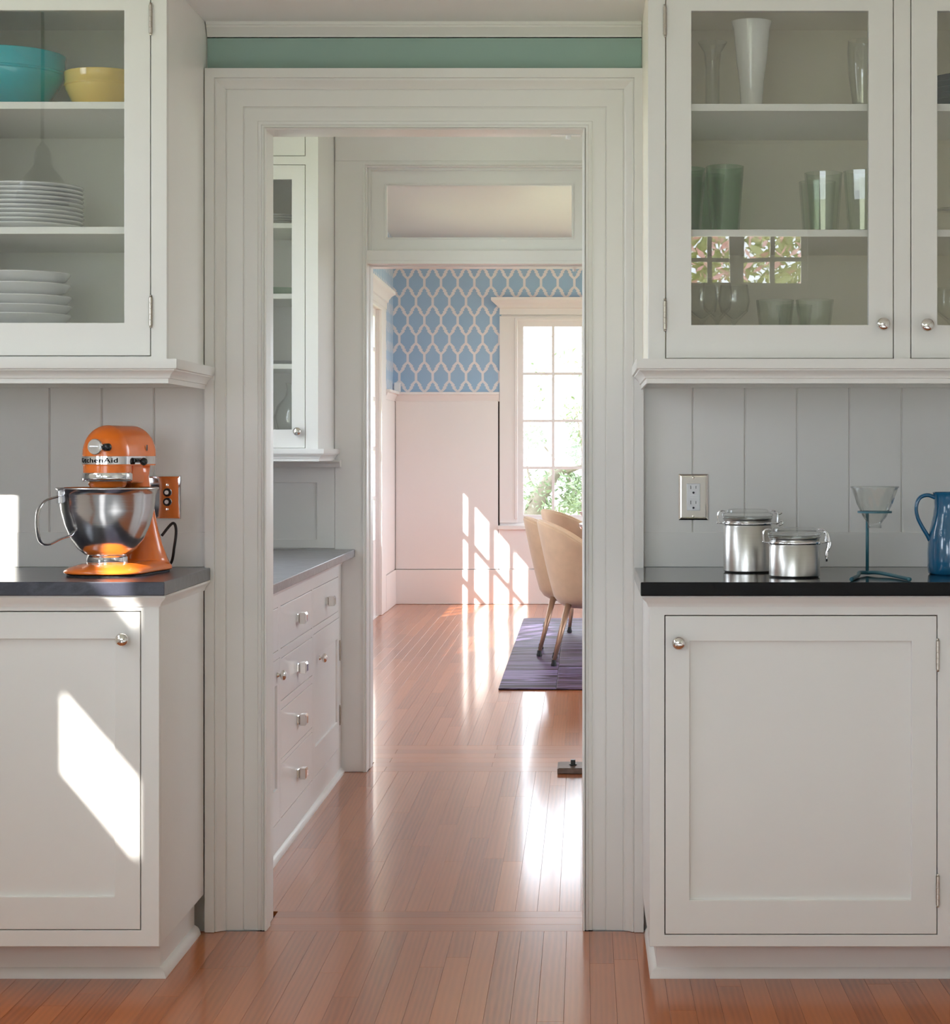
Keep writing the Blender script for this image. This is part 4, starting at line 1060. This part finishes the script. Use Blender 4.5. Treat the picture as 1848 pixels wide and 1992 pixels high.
# ------------------------------------------------------------------ canisters, dripper, pitcher
def canister(cx, cy, r, h, label, lever, rz):
    root = empty('canister', (cx, cy, ZC), rz, label, 'canister', 'steel canisters on the black counter')
    hb = h-0.024
    bm = NB(); lathe(bm, [(0.0001, 0.0), (r-0.004, 0.0), (r, 0.004), (r, hb-0.022), (r-0.0015, hb-0.020), (r-0.0015, hb-0.004), (r+0.0010, hb-0.001), (r+0.0010, hb), (r-0.002, hb), (r-0.002, 0.003), (0.0001, 0.003)], 56); mk('body', bm, M['steelcan'], root, autos=40)
    bm = NB(); lathe(bm, [(r-0.0015, hb-0.0150), (r+0.0015, hb-0.0155), (r+0.0020, hb-0.0120), (r+0.0015, hb-0.0085), (r-0.0015, hb-0.0090)], 56); mk('neck_ring', bm, M['chrome'], root, smooth=True)
    bm = NB(); lathe(bm, [(0.0001, hb+0.004), (r-0.002, hb+0.004), (r+0.003, hb+0.006), (r+0.003, hb+0.011), (r-0.003, hb+0.014), (r-0.008, hb+0.0145), (r-0.010, hb+0.020), (r-0.014, hb+0.0225), (0.0001, hb+0.0235)], 56); mk('lid', bm, M['clear'], root, autos=35)
    bm = NB(); lathe(bm, [(r-0.001, hb+0.000), (r+0.002, hb+0.001), (r+0.002, hb+0.004), (r-0.001, hb+0.0045)], 48); mk('gasket', bm, M['paleg'], root, smooth=True)
    for s in (-1, 1):
        bm = NB()
        for dy in (-0.010, 0.010):
            tube(bm, smoothpath([(s*(r-0.004), dy, hb+0.018), (s*(r+0.006), dy, hb+0.019), (s*(r+0.013), dy, hb+0.012), (s*(r+0.013), dy, hb-0.004), (s*(r+0.011), dy, hb-0.011), (s*(r+0.002), dy, hb-0.012)], 4), 0.0013, 8)
        tube(bm, [(s*(r+0.014), -0.011, hb-0.010), (s*(r+0.014), 0.011, hb-0.010)], 0.0024, 8)
        tube(bm, [(s*(r+0.005), -0.011, hb+0.0185), (s*(r+0.005), 0.011, hb+0.0185)], 0.0022, 8)
        mk('wire_clasp', bm, M['chrome'], root, smooth=True)
    if lever:
        bm = NB(); tube(bm, smoothpath([(r+0.010, 0, hb+0.014), (r+0.018, 0, hb+0.006), (r+0.021, 0, hb-0.014), (r+0.016, 0, hb-0.036), (r+0.016, 0, hb-0.048)], 5), 0.0030, 8, True, flat=(0.5, 1.3))
        tube(bm, [(r+0.0155, 0, hb-0.042), (r+0.0155, 0, hb-0.056)], [0.0032, 0.0022], 10)
        tube(bm, smoothpath([(r+0.012, 0, hb-0.012), (r+0.024, 0, hb-0.010), (r+0.023, 0, hb-0.022), (r+0.016, 0, hb-0.034)], 4), 0.0018, 8)
    else:
        bm = NB(); tube(bm, smoothpath([(r+0.006, 0, hb+0.016), (r+0.016, 0, hb+0.010), (r+0.024, 0, hb+0.014)], 4), 0.0022, 8)
        tube(bm, smoothpath([(r+0.010, 0, hb-0.014), (r+0.022, 0, hb-0.006), (r+0.026, 0, hb-0.012), (r+0.016, 0, hb-0.018)], 4), 0.0020, 8)
    mk('latch_lever', bm, M['chrome'], root, smooth=True)
canister(X(1454.5, 5.215), 5.215, 0.0585, 0.153, 'tall brushed steel canister with clear clamp lid, behind the short one', False, math.radians(0))
canister(X(1545.5, 5.01), 5.01, 0.0588, 0.1155, 'short brushed steel canister with clear clamp lid and hanging latch', True, math.radians(0))

def dripper():
    sx, sy = X(1687, 5.07), 5.07
    root = empty('dripper_stand', (sx, sy, ZC), 0, 'teal metal coffee dripper stand with forked foot, left of the blue pitcher', 'stand')
    zr = Z(996, 5.0)-ZC
    rc = (X(1701.5, 5.0)-sx, 5.0-sy)
    bm = NB(); tube(bm, [(0, 0, 0.004), (0, 0, zr)], 0.0038, 12); mk('stem', bm, M['teal'], root, smooth=True)
    bm = NB(); n = 40; pts = [(rc[0]+0.038*math.cos(2*PI*i/n), rc[1]+0.038*math.sin(2*PI*i/n), zr) for i in range(n+1)]
    lathe(bm, [(0.0345, -0.0022), (0.0395, -0.0022), (0.0395, 0.0022), (0.0345, 0.0022), (0.0345, -0.0022)], 44, c=(rc[0], rc[1], zr)); 
    mk('ring', bm, M['teal'], root, bev=0.0)
    bm = NB(); yb = 4.835
    tube(bm, smoothpath([(0, 0, 0.006), (-0.022, -0.03, 0.008), (-0.034, -0.10, 0.0052), (X(1656, yb)-sx, yb-sy, 0.0045)], 6), 0.0044, 12)
    tube(bm, smoothpath([(0, 0, 0.006), (0.020, -0.03, 0.008), (0.045, -0.10, 0.0055), (X(1770, yb)-sx, yb-sy, 0.0045)], 6), 0.0044, 12)
    mk('forked_foot', bm, M['teal'], root, smooth=True)
    # glass cone
    gx, gy = X(1701.5, 5.0), 5.0
    cone = empty('coffee_dripper', (gx, gy, ZC+zr+0.003), 0, 'ribbed clear glass coffee dripper cone sitting in the teal ring', 'dripper')
    bm = NB(); n = 72; rs = []
    zt = Z(946.5, 5.0)-ZC-zr-0.003; zbm = Z(1027, 5.0)-ZC-zr-0.003
    prof = [(0.0545, zt), (0.0540, zt-0.003), (0.0490, zt-0.012), (0.040, 0.016), (0.0335, 0.002), (0.026, -0.014), (0.0175, -0.026), (0.0158, -0.030), (0.0158, zbm)]
    for (r, z) in prof:
        ring = []
        amp = 0.0018 if -0.02 < z < zt-0.004 else 0.0
        for i in range(n):
            a = 2*PI*i/n; tw = a*12+z*90
            rr = r+amp*math.sin(tw); ring.append((rr*math.cos(a), rr*math.sin(a), z))
        rs.append(ring)
    rings(bm, rs, False, False); mk('cone', bm, M['clear'], cone, smooth=True, solid=0.0022)
    bm = NB(); lathe(bm, [(0.0560, zt-0.0025), (0.0565, zt-0.001), (0.0560, zt+0.0005), (0.0530, zt+0.0005), (0.0530, zt-0.0025), (0.0560, zt-0.0025)], 48); mk('rim', bm, M['clear'], cone, smooth=True)
dripper()
def pitcher():
    cx, cy = X(1853, 5.12), 5.12
    root = empty('pitcher', (cx, cy, ZC), 0, 'blue glazed ceramic pitcher with looped handle at right edge', 'pitcher')
    bm = NB()
    pr = [(0.0001, 0), (0.054, 0), (0.0575, 0.004), (0.0590, 0.020), (0.0592, 0.050), (0.0580, 0.075), (0.0550, 0.100), (0.050, 0.120), (0.0455, 0.140), (0.0435, 0.160), (0.0440, 0.180), (0.0465, 0.1905), (0.0475, 0.1925), (0.046, 0.194),
          (0.0440, 0.191), (0.0400, 0.160), (0.047, 0.118), (0.055, 0.07), (0.055, 0.01), (0.0001, 0.008)]
    segs = 56; rs = []
    for r, h in pr:
        ring = []
        for i in range(segs):
            a = 2*PI*i/segs; spout = 0.0
            if h > 0.15: spout = 0.022*max(0, math.cos(a))**6*((h-0.15)/0.044)
            rr = r+spout*(1 if r > 0.02 else 0); ring.append((rr*math.cos(a), rr*math.sin(a), h))
        rs.append(ring)
    rings(bm, rs, False, False); mk('body', bm, M['blue'], root, autos=50)
    bm = NB(); hp = smoothpath([(-0.041, 0, 0.181), (-0.060, 0, 0.187), (-0.078, 0, 0.180), (-0.086, 0, 0.160), (-0.083, 0, 0.135), (-0.072, 0, 0.112), (-0.060, 0, 0.092), (-0.054, 0, 0.080)], 6)
    tube(bm, hp, [0.0060+0.002*abs(i/len(hp)-0.5) for i in range(len(hp))], 12, True, flat=(1.5, 0.75)); mk('handle', bm, M['blue'], root, smooth=True)
pitcher()

# ------------------------------------------------------------------ cabinet contents
YS = 5.17
SH_T, SH_M, SH_B = zU(195.5)+0.003, zU(438), zU(703)+0.03
RS_T, RS_M, RS_B = zU(197), zU(443.5), zU(703)+0.03
def vessel(name, prof, mat, loc, label, cat, group=None, segs=40, autos=35, parts=None):
    bm = NB(); lathe(bm, prof, segs); o = mk(name, bm, mat, None, autos=autos); o.location = (loc[0], loc[1], loc[2]+0.0004)
    return tag(o, label, cat, group)
def bowl_prof(R_, h, rb, band):
    return [(0.0001, 0.004), (rb*0.92, 0.004), (rb*0.94, 0), (rb, 0), (rb*1.02, 0.005), (rb+(R_-rb)*0.50, h*0.28), (rb+(R_-rb)*0.90, h*0.58), (R_*0.975, h-band-0.004), (R_*1.005, h-band-0.002), (R_*1.005, h-band+0.002), (R_*0.99, h-band+0.004),
            (R_*0.99, h-0.012), (R_, h-0.006), (R_, h-0.001), (R_*0.985, h), (R_*0.955, h-0.004), (R_*0.93, h-band), (rb+(R_-rb)*0.80, h*0.56), (rb*0.95, h*0.12), (0.0001, h*0.09)]
vessel('mixing_bowl', bowl_prof(0.152, 0.142, 0.080, 0.045), M['turq'], (X(3, YS), YS, SH_T), 'large turquoise mixing bowl on top shelf of left glass cabinet', 'bowl', 'mixing bowls')
vessel('mixing_bowl', bowl_prof(0.090, 0.100, 0.052, 0.030), M['yellow'], (X(199, YS), YS, SH_T), 'smaller yellow mixing bowl beside the turquoise bowl', 'bowl', 'mixing bowls')
def plate_prof(r, h=0.020): return [(0.0001, 0.003), (r*0.58, 0.003), (r*0.60, 0), (r*0.64, 0), (r*0.66, 0.004), (r*0.80, 0.008), (r*0.985, h-0.003), (r, h-0.001), (r*0.995, h+0.0015), (r*0.97, h+0.0005), (r*0.79, 0.011), (r*0.66, 0.0065), (0.0001, 0.006)]
def stack(n, r, h, pitch, loc, lab, grp, mat, names='dinner_plate', dx=0.0015, lowest='lowest', cat='plate'):
    bm = NB(); lathe(bm, plate_prof(r, h), 40); me = shared(names, bm, mat)
    me_ = me
    ordn = ['bottom', 'second from bottom', 'third from bottom', 'fourth from bottom', 'fifth from bottom', 'sixth from bottom', 'seventh from bottom', 'eighth from bottom', 'ninth from bottom', 'tenth from bottom', 'eleventh']
    for i in range(n):
        o = bpy.data.objects.new(names, me_); COL.objects.link(o)
        o.location = (loc[0]+R.uniform(-dx, dx), loc[1]+R.uniform(-dx, dx), loc[2]+0.0004+pitch*i)
        nm = ordn[i] if i < n-1 else 'topmost'
        tag(o, lab % nm, cat, grp)
stack(10, 0.137, 0.018, 0.0104, (X(49, 5.16), 5.16, SH_M), 'white dinner plate, %s of the tall stack on middle shelf', 'dinner plates on the middle shelf', M['china'])
stack(5, 0.120, 0.016, 0.0088, (X(38, 5.13), 5.13, SH_B), 'white dinner plate, %s of low stack on cabinet bottom', 'plates on the cabinet bottom', M['china'])
cb = SH_B+0.0088*4+0.018
def bowlp(r, h): return [(0.0001, 0.003), (r*0.5, 0.003), (r*0.52, 0), (r*0.57, 0), (r*0.62, 0.005), (r*0.90, h*0.5), (r, h-0.002), (r*0.995, h), (r*0.97, h-0.001), (r*0.86, h*0.5), (r*0.55, 0.009), (0.0001, 0.007)]
for i, (r, h, dz) in enumerate(((0.124, 0.034, 0.0), (0.124, 0.034, 0.021), (0.124, 0.034, 0.043), (0.122, 0.036, 0.070), (0.120, 0.036, 0.096))):
    nm = ('lowest', 'second lowest', 'middle', 'second from top', 'topmost')[i]
    vessel('serving_bowl', bowlp(r, h), M['china'], (X(36+i*0.4, 5.13), 5.13, cb+dz), 'shallow white bowl, %s of five bowls piled on low plates' % nm, 'bowl', 'shallow white bowls', segs=44)
# right cabinet
def tumbler(r0, r1, h, t=0.0028): return [(0.0001, 0.0), (r0*0.95, 0.0), (r0, 0.002), (r1, h-0.001), (r1-t*0.5, h), (r1-t, h-0.001), (r0-t, 0.011), (0.0001, 0.010)]
VY = 5.16
hv = Z(43, VY)-RS_T
vessel('vase', [(0.0001, 0), (0.0255, 0), (0.0270, 0.003), (0.0262, 0.03), (0.029, 0.08), (0.036, 0.13), (0.043, hv-0.020), (0.0475, hv-0.004), (0.0480, hv), (0.046, hv-0.001), (0.041, hv-0.020), (0.032, 0.12), (0.024, 0.05), (0.020, 0.01), (0.0001, 0.008)],
       M['milk'], (X(1462, VY), VY, RS_T), 'tall flared white milk glass vase on top shelf of right cabinet', 'vase')
hv = Z(79, 5.1)-RS_T
vessel('vase', [(0.0001, 0), (0.022, 0), (0.023, 0.006), (0.028, 0.04), (0.035, 0.09), (0.0375, hv-0.03), (0.036, hv-0.004), (0.0355, hv), (0.034, hv-0.002), (0.0355, hv-0.03), (0.033, 0.09), (0.024, 0.02), (0.0001, 0.016)],
       M['clear'], (X(1679, 5.1), 5.1, RS_T), 'clear glass vase at right end of top shelf', 'vase')
vessel('vase', [(0.0001, 0), (0.024, 0), (0.023, 0.004), (0.018, 0.03), (0.0175, 0.135), (0.021, 0.178), (0.036, 0.203), (0.0355, 0.204), (0.019, 0.178), (0.0155, 0.135), (0.015, 0.03), (0.0001, 0.022)],
       M['clear'], (X(1386, 5.30), 5.30, RS_T), 'slim clear glass vase left of the milk glass vase', 'vase')
gt = 'green glass tumblers on the middle shelf'
hh = Z(324, 5.1)-RS_M
for px, py, mat, lab in ((1410, 5.10, 'greeng', 'green glass tumbler, frontmost at left of middle shelf'), (1336, 5.14, 'greeng', 'green glass tumbler cut off by the left door stile'), (1374, 5.26, 'greeng', 'green glass tumbler behind the front left pair'),
                         (1602, 5.13, 'paleg', 'pale green tumbler right of centre on middle shelf'), (1678, 5.10, 'paleg', 'pale green tumbler at right end of middle shelf'), (1590, 5.30, 'paleg', 'pale green tumbler at the back of middle shelf')):
    hx = hh if 'green glass' in lab else hh*0.93
    vessel('tumbler', tumbler(0.034, 0.0455, hx), M[mat], (X(px, py), py, RS_M), lab, 'glass', gt, segs=20, autos=None)
for px, py, lab in ((1508, 5.10, 'clear tumbler, left one of the front pair on cabinet bottom'), (1585, 5.09, 'clear tumbler, right one of the front pair on cabinet bottom'), (1545, 5.28, 'clear tumbler behind the front pair on cabinet bottom')):
    vessel('tumbler', tumbler(0.031, 0.045, Z(584, 5.1)-RS_B), M['paleg'], (X(px, py), py, RS_B), lab, 'glass', 'clear tumblers on the cabinet bottom', segs=20, autos=None)
def goblet(h, r): return [(0.0001, 0.002), (0.031, 0.0), (0.032, 0.002), (0.012, 0.006), (0.0045, 0.012), (0.004, h*0.42), (0.010, h*0.47), (r*0.85, h*0.60), (r, h*0.76), (r*0.86, h-0.001), (r*0.84, h), (r*0.82, h-0.001), (r*0.95, h*0.76), (r*0.8, h*0.62), (0.006, h*0.50), (0.0001, h*0.49)]
for px, py, h, lab in ((1365, 5.08, 0.155, 'clear wine goblet, front left on cabinet bottom'), (1428, 5.14, 0.160, 'clear wine goblet, front right of the goblet group'), (1395, 5.28, 0.185, 'tall clear wine goblet behind the other two')):
    vessel('goblet', goblet(h, 0.038), M['clear'], (X(px, py), py, RS_B), lab, 'glass', 'wine goblets in the right cabinet', segs=28)
# far right cabinet: teal dishes, glassware
for i in range(5):
    nm = ('bottom', 'second from bottom', 'middle', 'second from top', 'topmost')[i]
    vessel('serving_bowl', bowlp(0.125, 0.034), M['tealdish'], (X(1905, 5.16), 5.16, RS_T+0.0135*i), 'dark teal serving bowl, %s of stack behind far right glass door' % nm, 'bowl', 'dark teal bowls', segs=44)
vessel('cake_stand', [(0.0001, 0), (0.05, 0), (0.05, 0.004), (0.016, 0.012), (0.014, 0.05), (0.02, 0.057), (0.055, 0.060), (0.057, 0.064), (0.0001, 0.066)], M['clear'], (X(1868, 5.12), 5.12, RS_M), 'clear glass stand behind far right glass door', 'stand')
vessel('goblet', goblet(0.15, 0.038), M['clear'], (X(1850, 5.10), 5.10, RS_B), 'clear goblet alone behind far right glass door', 'glass')
# pantry cabinet contents
zs = [zP(432), zP(570), zP(707), zP(873)+0.03]
for i in range(4):
    vessel('dinner_plate', plate_prof(0.125, 0.016), M['china'], (X(530, 7.88), 7.88, zs[0]+0.009*i), 'white plate, %s of short stack on top pantry shelf' % ('bottom', 'second from bottom', 'third from bottom', 'topmost')[i], 'plate', 'plates on the pantry shelf')
vessel('glass_platter', [(0.0001, 0.006), (0.06, 0.004), (0.062, 0), (0.066, 0), (0.10, 0.014), (0.125, 0.024), (0.126, 0.028), (0.122, 0.026), (0.098, 0.018), (0.06, 0.010), (0.0001, 0.010)], M['greeng'], (X(535, 7.85), 7.85, zs[1]), 'pale green glass platter on the second pantry shelf', 'platter')
vessel('silver_tray', [(0.0001, 0.0), (0.115, 0.0), (0.130, 0.010), (0.134, 0.013), (0.131, 0.014), (0.114, 0.004), (0.0001, 0.003)], M['chrome'], (X(540, 7.84), 7.84, zs[2]), 'polished silver tray on the third pantry shelf', 'tray')
vessel('decanter', [(0.0001, 0.0), (0.048, 0.0), (0.052, 0.006), (0.070, 0.05), (0.074, 0.085), (0.062, 0.125), (0.035, 0.155), (0.026, 0.18), (0.028, 0.205), (0.030, 0.207), (0.024, 0.19), (0.030, 0.158), (0.058, 0.123), (0.070, 0.085), (0.05, 0.012), (0.0001, 0.010)], M['clear'], (X(572, 7.85), 7.85, zs[3]), 'round clear glass decanter on bottom of the pantry cabinet', 'decanter')

# ------------------------------------------------------------------ small door hardware
def pivot(Yp, px, zt, name_label):
    o = empty('door_pivot', (X(px, Yp), Yp, zt), 0, name_label, 'hinge')
    bm = NB(); box(bm, -0.045, 0.030, -0.010, 0.010, -0.004, 0); mk('pivot_plate', bm, M['outlet'], o, bev=0.001)
    bm = NB(); lathe(bm, [(0.0001, -0.014), (0.006, -0.014), (0.007, -0.012), (0.007, -0.002), (0.0001, -0.002)], 14); mk('pivot_pin', bm, M['outlet'], o, autos=40)
pivot(5.525, 1106, O1T, 'small white door pivot under head of the kitchen doorway')
pivot(8.30, 1117, O2T, 'small pale door pivot under head of the second doorway')
fp = empty('floor_pivot', (X(1108, 8.15), 8.15, 0), 0, 'worn brown metal door pivot plate on the threshold floor', 'hinge')
bm = NB(); box(bm, -0.045, 0.09, -0.085, 0.095, 0.0004, 0.020); mk('housing', bm, M['brown'], fp, bev=0.002)
bm = NB(); box(bm, -0.040, 0.085, -0.080, 0.090, 0.020, 0.0215); mk('cover_plate', bm, M['brown'], fp, bev=0.001)
bm = NB(); box(bm, 0.004, 0.022, -0.008, 0.012, 0.0215, 0.042); lathe(bm, [(0.0001, 0.0215), (0.015, 0.0215), (0.013, 0.026), (0.0001, 0.026)], 16, c=(0.013, 0.002, 0)); mk('pivot_stud', bm, M['blackp'], fp, bev=0.001)

# ------------------------------------------------------------------ dining furniture
def chair_proto():
    root = empty('dining_chair', (0, 0, 0), 0, 'camel velvet tub chair', 'chair', 'velvet chairs around the dining table')
    # local: front = +x. back shell wraps round -x
    zb0, zt0 = 0.318, 0.800
    bm = NB(); rs = []; nth = 36; nz = 16
    grid = []
    for i in range(nth+1):
        th = math.radians(-112+224*i/nth)     # 0 = back centre
        top = zt0-0.225*(abs(th)/math.radians(112))**2.2
        colv = []
        for j in range(nz+1):
            t = j/nz; z = zb0+(top-zb0)*t
            k = max(0, (z-zb0)/(zt0-zb0))
            rr = 0.150+0.105*k**0.75
            if t < 0.12: rr -= 0.05*(1-t/0.12)**2
            x = -rr*1.02*math.cos(th)-0.015*k; y = rr*math.sin(th)
            colv.append(bm.verts.new((x, y, z)))
        grid.append(colv)
    for i in range(nth):
        for j in range(nz): quad(bm, [grid[i][j], grid[i+1][j], grid[i+1][j+1], grid[i][j+1]])
    sh_ = mk('back_shell', bm, M['velvet'], root, smooth=True, solid=0.022)
    sh_.modifiers['solid'].offset = 1 if False else 0
    bv = sh_.modifiers.new('b', 'BEVEL'); bv.width = 0.008; bv.segments = 3; bv.limit_method = 'ANGLE'; bv.angle_limit = math.radians(50)
    # piping along the top rim
    bm = NB(); pts = []
    for i in range(nth+1):
        th = math.radians(-112+224*i/nth); top = zt0-0.225*(abs(th)/math.radians(112))**2.2
        k = (top-zb0)/(zt0-zb0); rr = 0.150+0.105*k**0.75
        pts.append((-rr*1.02*math.cos(th)-0.015*k, rr*math.sin(th), top+0.002))
    tube(bm, pts, 0.007, 8); mk('piping', bm, M['velvet'], sh_, smooth=True)
    bm = NB(); pr = [(0.0001, 0.318), (0.11, 0.320), (0.150, 0.332), (0.178, 0.36), (0.186, 0.40), (0.184, 0.44), (0.170, 0.465), (0.12, 0.478), (0.0001, 0.480)]
    lathe(bm, pr, 40); bmesh.ops.scale(bm, verts=bm.verts, vec=(1.15, 1.0, 1)); bmesh.ops.translate(bm, verts=bm.verts, vec=(0.035, 0, 0)); mk('seat', bm, M['velvet'], root, smooth=True)
    for sx in (-1, 1):
        for sy in (-1, 1):
            bm = NB(); fx, fy = sx*0.185, sy*0.225
            tx, ty = sx*0.105, sy*0.12
            tube(bm, [(tx, ty, 0.335), (fx*0.975+tx*0.025, fy*0.975+ty*0.025, 0.028)], [0.0185, 0.0105], 14); lg = mk('leg', bm, M['bronze'], root, smooth=True)
            bm = NB(); lathe(bm, [(0.0001, 0.0005), (0.016, 0.0005), (0.0165, 0.010), (0.013, 0.018), (0.0115, 0.034), (0.0001, 0.034)], 14, c=(fx, fy, 0)); mk('foot_cap', bm, M['darkrubber'], lg, autos=40)
    return root
RUGZ = 0.010
c0 = chair_proto()
chairs = [(0.020, 12.245, math.radians(0), 'camel velvet tub chair nearest the doorway, half hidden by the door jamb'),
          (-0.072, 12.825, math.radians(0), 'camel velvet tub chair just behind the nearest one, back to the window wall'),
          (-0.005, 14.55, math.radians(22), 'camel velvet tub chair farthest back, its rounded top against the window')]
for i, (x, y, a, lab) in enumerate(chairs):
    o = c0 if i == 0 else copy_tree(c0)
    o.location = (x, y, RUGZ+0.0005); o.rotation_euler = (0, 0, a); o['label'] = lab
# patchwork hide rug
rug = empty('rug', (0.6, 13.15, 0), 0, 'patchwork cowhide rug in violet grey under the dining chairs', 'rug')
px0, py0 = -0.43, 10.90
pw, pl_ = 0.292, 0.46
bm = NB(); box(bm, px0-0.6+0.003, px0+7*pw-0.6-0.003, py0-13.15+0.003, py0+10*pl_-13.15-0.003, 0.0005, 0.004); mk('backing', bm, M['darkrubber'], rug)
def patch_me(a, b):
    bm = NB(); x, y = a/2, b/2
    rings(bm, [[(-x, -y, 0.004), (x, -y, 0.004), (x, y, 0.004), (-x, y, 0.004)], [(-x, -y, 0.007), (x, -y, 0.007), (x, y, 0.007), (-x, y, 0.007)], [(-x+0.004, -y+0.004, 0.0095), (x-0.004, -y+0.004, 0.0095), (x-0.004, y-0.004, 0.0095), (-x+0.004, y-0.004, 0.0095)]])
    return shared('patch', bm, M['hide'], False)
PM = patch_me(pw-0.002, pl_-0.002); PH = patch_me(pw-0.002, pl_/2-0.002)
for i in range(7):
    y = 0.0
    rows = ([pl_/2]+[pl_]*9+[pl_/2]) if i % 2 else [pl_]*10
    for L in rows:
        o = bpy.data.objects.new('patch', PM if L == pl_ else PH); COL.objects.link(o); o.parent = rug
        o.location = (px0+pw*(i+0.5)-0.6, py0+y+L/2-13.15, 0); y += L
# table
tb_ = empty('dining_table', (0.70, 13.55, 0), 0, 'dark red polished round dining table partly hidden by the door jamb', 'table')
bm = NB(); lathe(bm, [(0.0001, 0.715), (0.70, 0.715), (0.725, 0.722), (0.733, 0.735), (0.728, 0.750), (0.715, 0.755), (0.0001, 0.755)], 72); mk('tabletop', bm, M['redwood'], tb_, autos=40)
bm = NB(); lathe(bm, [(0.0001, 0.66), (0.50, 0.66), (0.50, 0.715), (0.0001, 0.715)], 48); mk('apron', bm, M['redwood'], tb_, autos=40)
bm = NB(); lathe(bm, [(0.0001, 0.035), (0.10, 0.05), (0.075, 0.12), (0.05, 0.22), (0.08, 0.34), (0.06, 0.45), (0.10, 0.62), (0.16, 0.66), (0.0001, 0.66)], 32); mk('pedestal', bm, M['redwood'], tb_, smooth=True)
bm = NB(); lathe(bm, [(0.0001, 0.0105), (0.24, 0.0105), (0.25, 0.02), (0.22, 0.035), (0.10, 0.05), (0.0001, 0.05)], 40); mk('foot', bm, M['redwood'], tb_, smooth=True)
vessel('fruit_bowl', [(0.0001, 0), (0.05, 0), (0.052, 0.006), (0.09, 0.03), (0.12, 0.07), (0.122, 0.072), (0.115, 0.070), (0.085, 0.034), (0.0001, 0.012)], M['china'], (0.09, 13.45, 0.7555), 'pale bowl near the edge of the dark red table', 'bowl')

# pendant lamp of the kitchen (seen mirrored in the left glass door)
pd = empty('pendant_lamp', (-1.82, 2.60, CEIL), 0, 'grey enamel pendant lamp reflected in the left glass door', 'lamp')
bm = NB(); tube(bm, [(0, 0, -0.002), (0, 0, -0.50)], 0.006, 10); mk('stem', bm, M['lampwhite'], pd, smooth=True)
zl = 2.036-CEIL
bm = NB(); lathe(bm, [(0.0885, zl), (0.0900, zl+0.004), (0.088, zl+0.030), (0.078, zl+0.065), (0.060, zl+0.095), (0.042, zl+0.115), (0.034, zl+0.125), (0.030, zl+0.135), (0.030, zl+0.165), (0.022, zl+0.185), (0.010, zl+0.20), (0.0001, zl+0.215)], 36); mk('shade', bm, M['lampwhite'], pd, smooth=True, solid=0.002)
bm = NB(); lathe(bm, [(0.0001, 0), (0.06, 0), (0.055, -0.02), (0.0001, -0.025)], 30); mk('ceiling_rose', bm, M['lampwhite'], pd, autos=40)
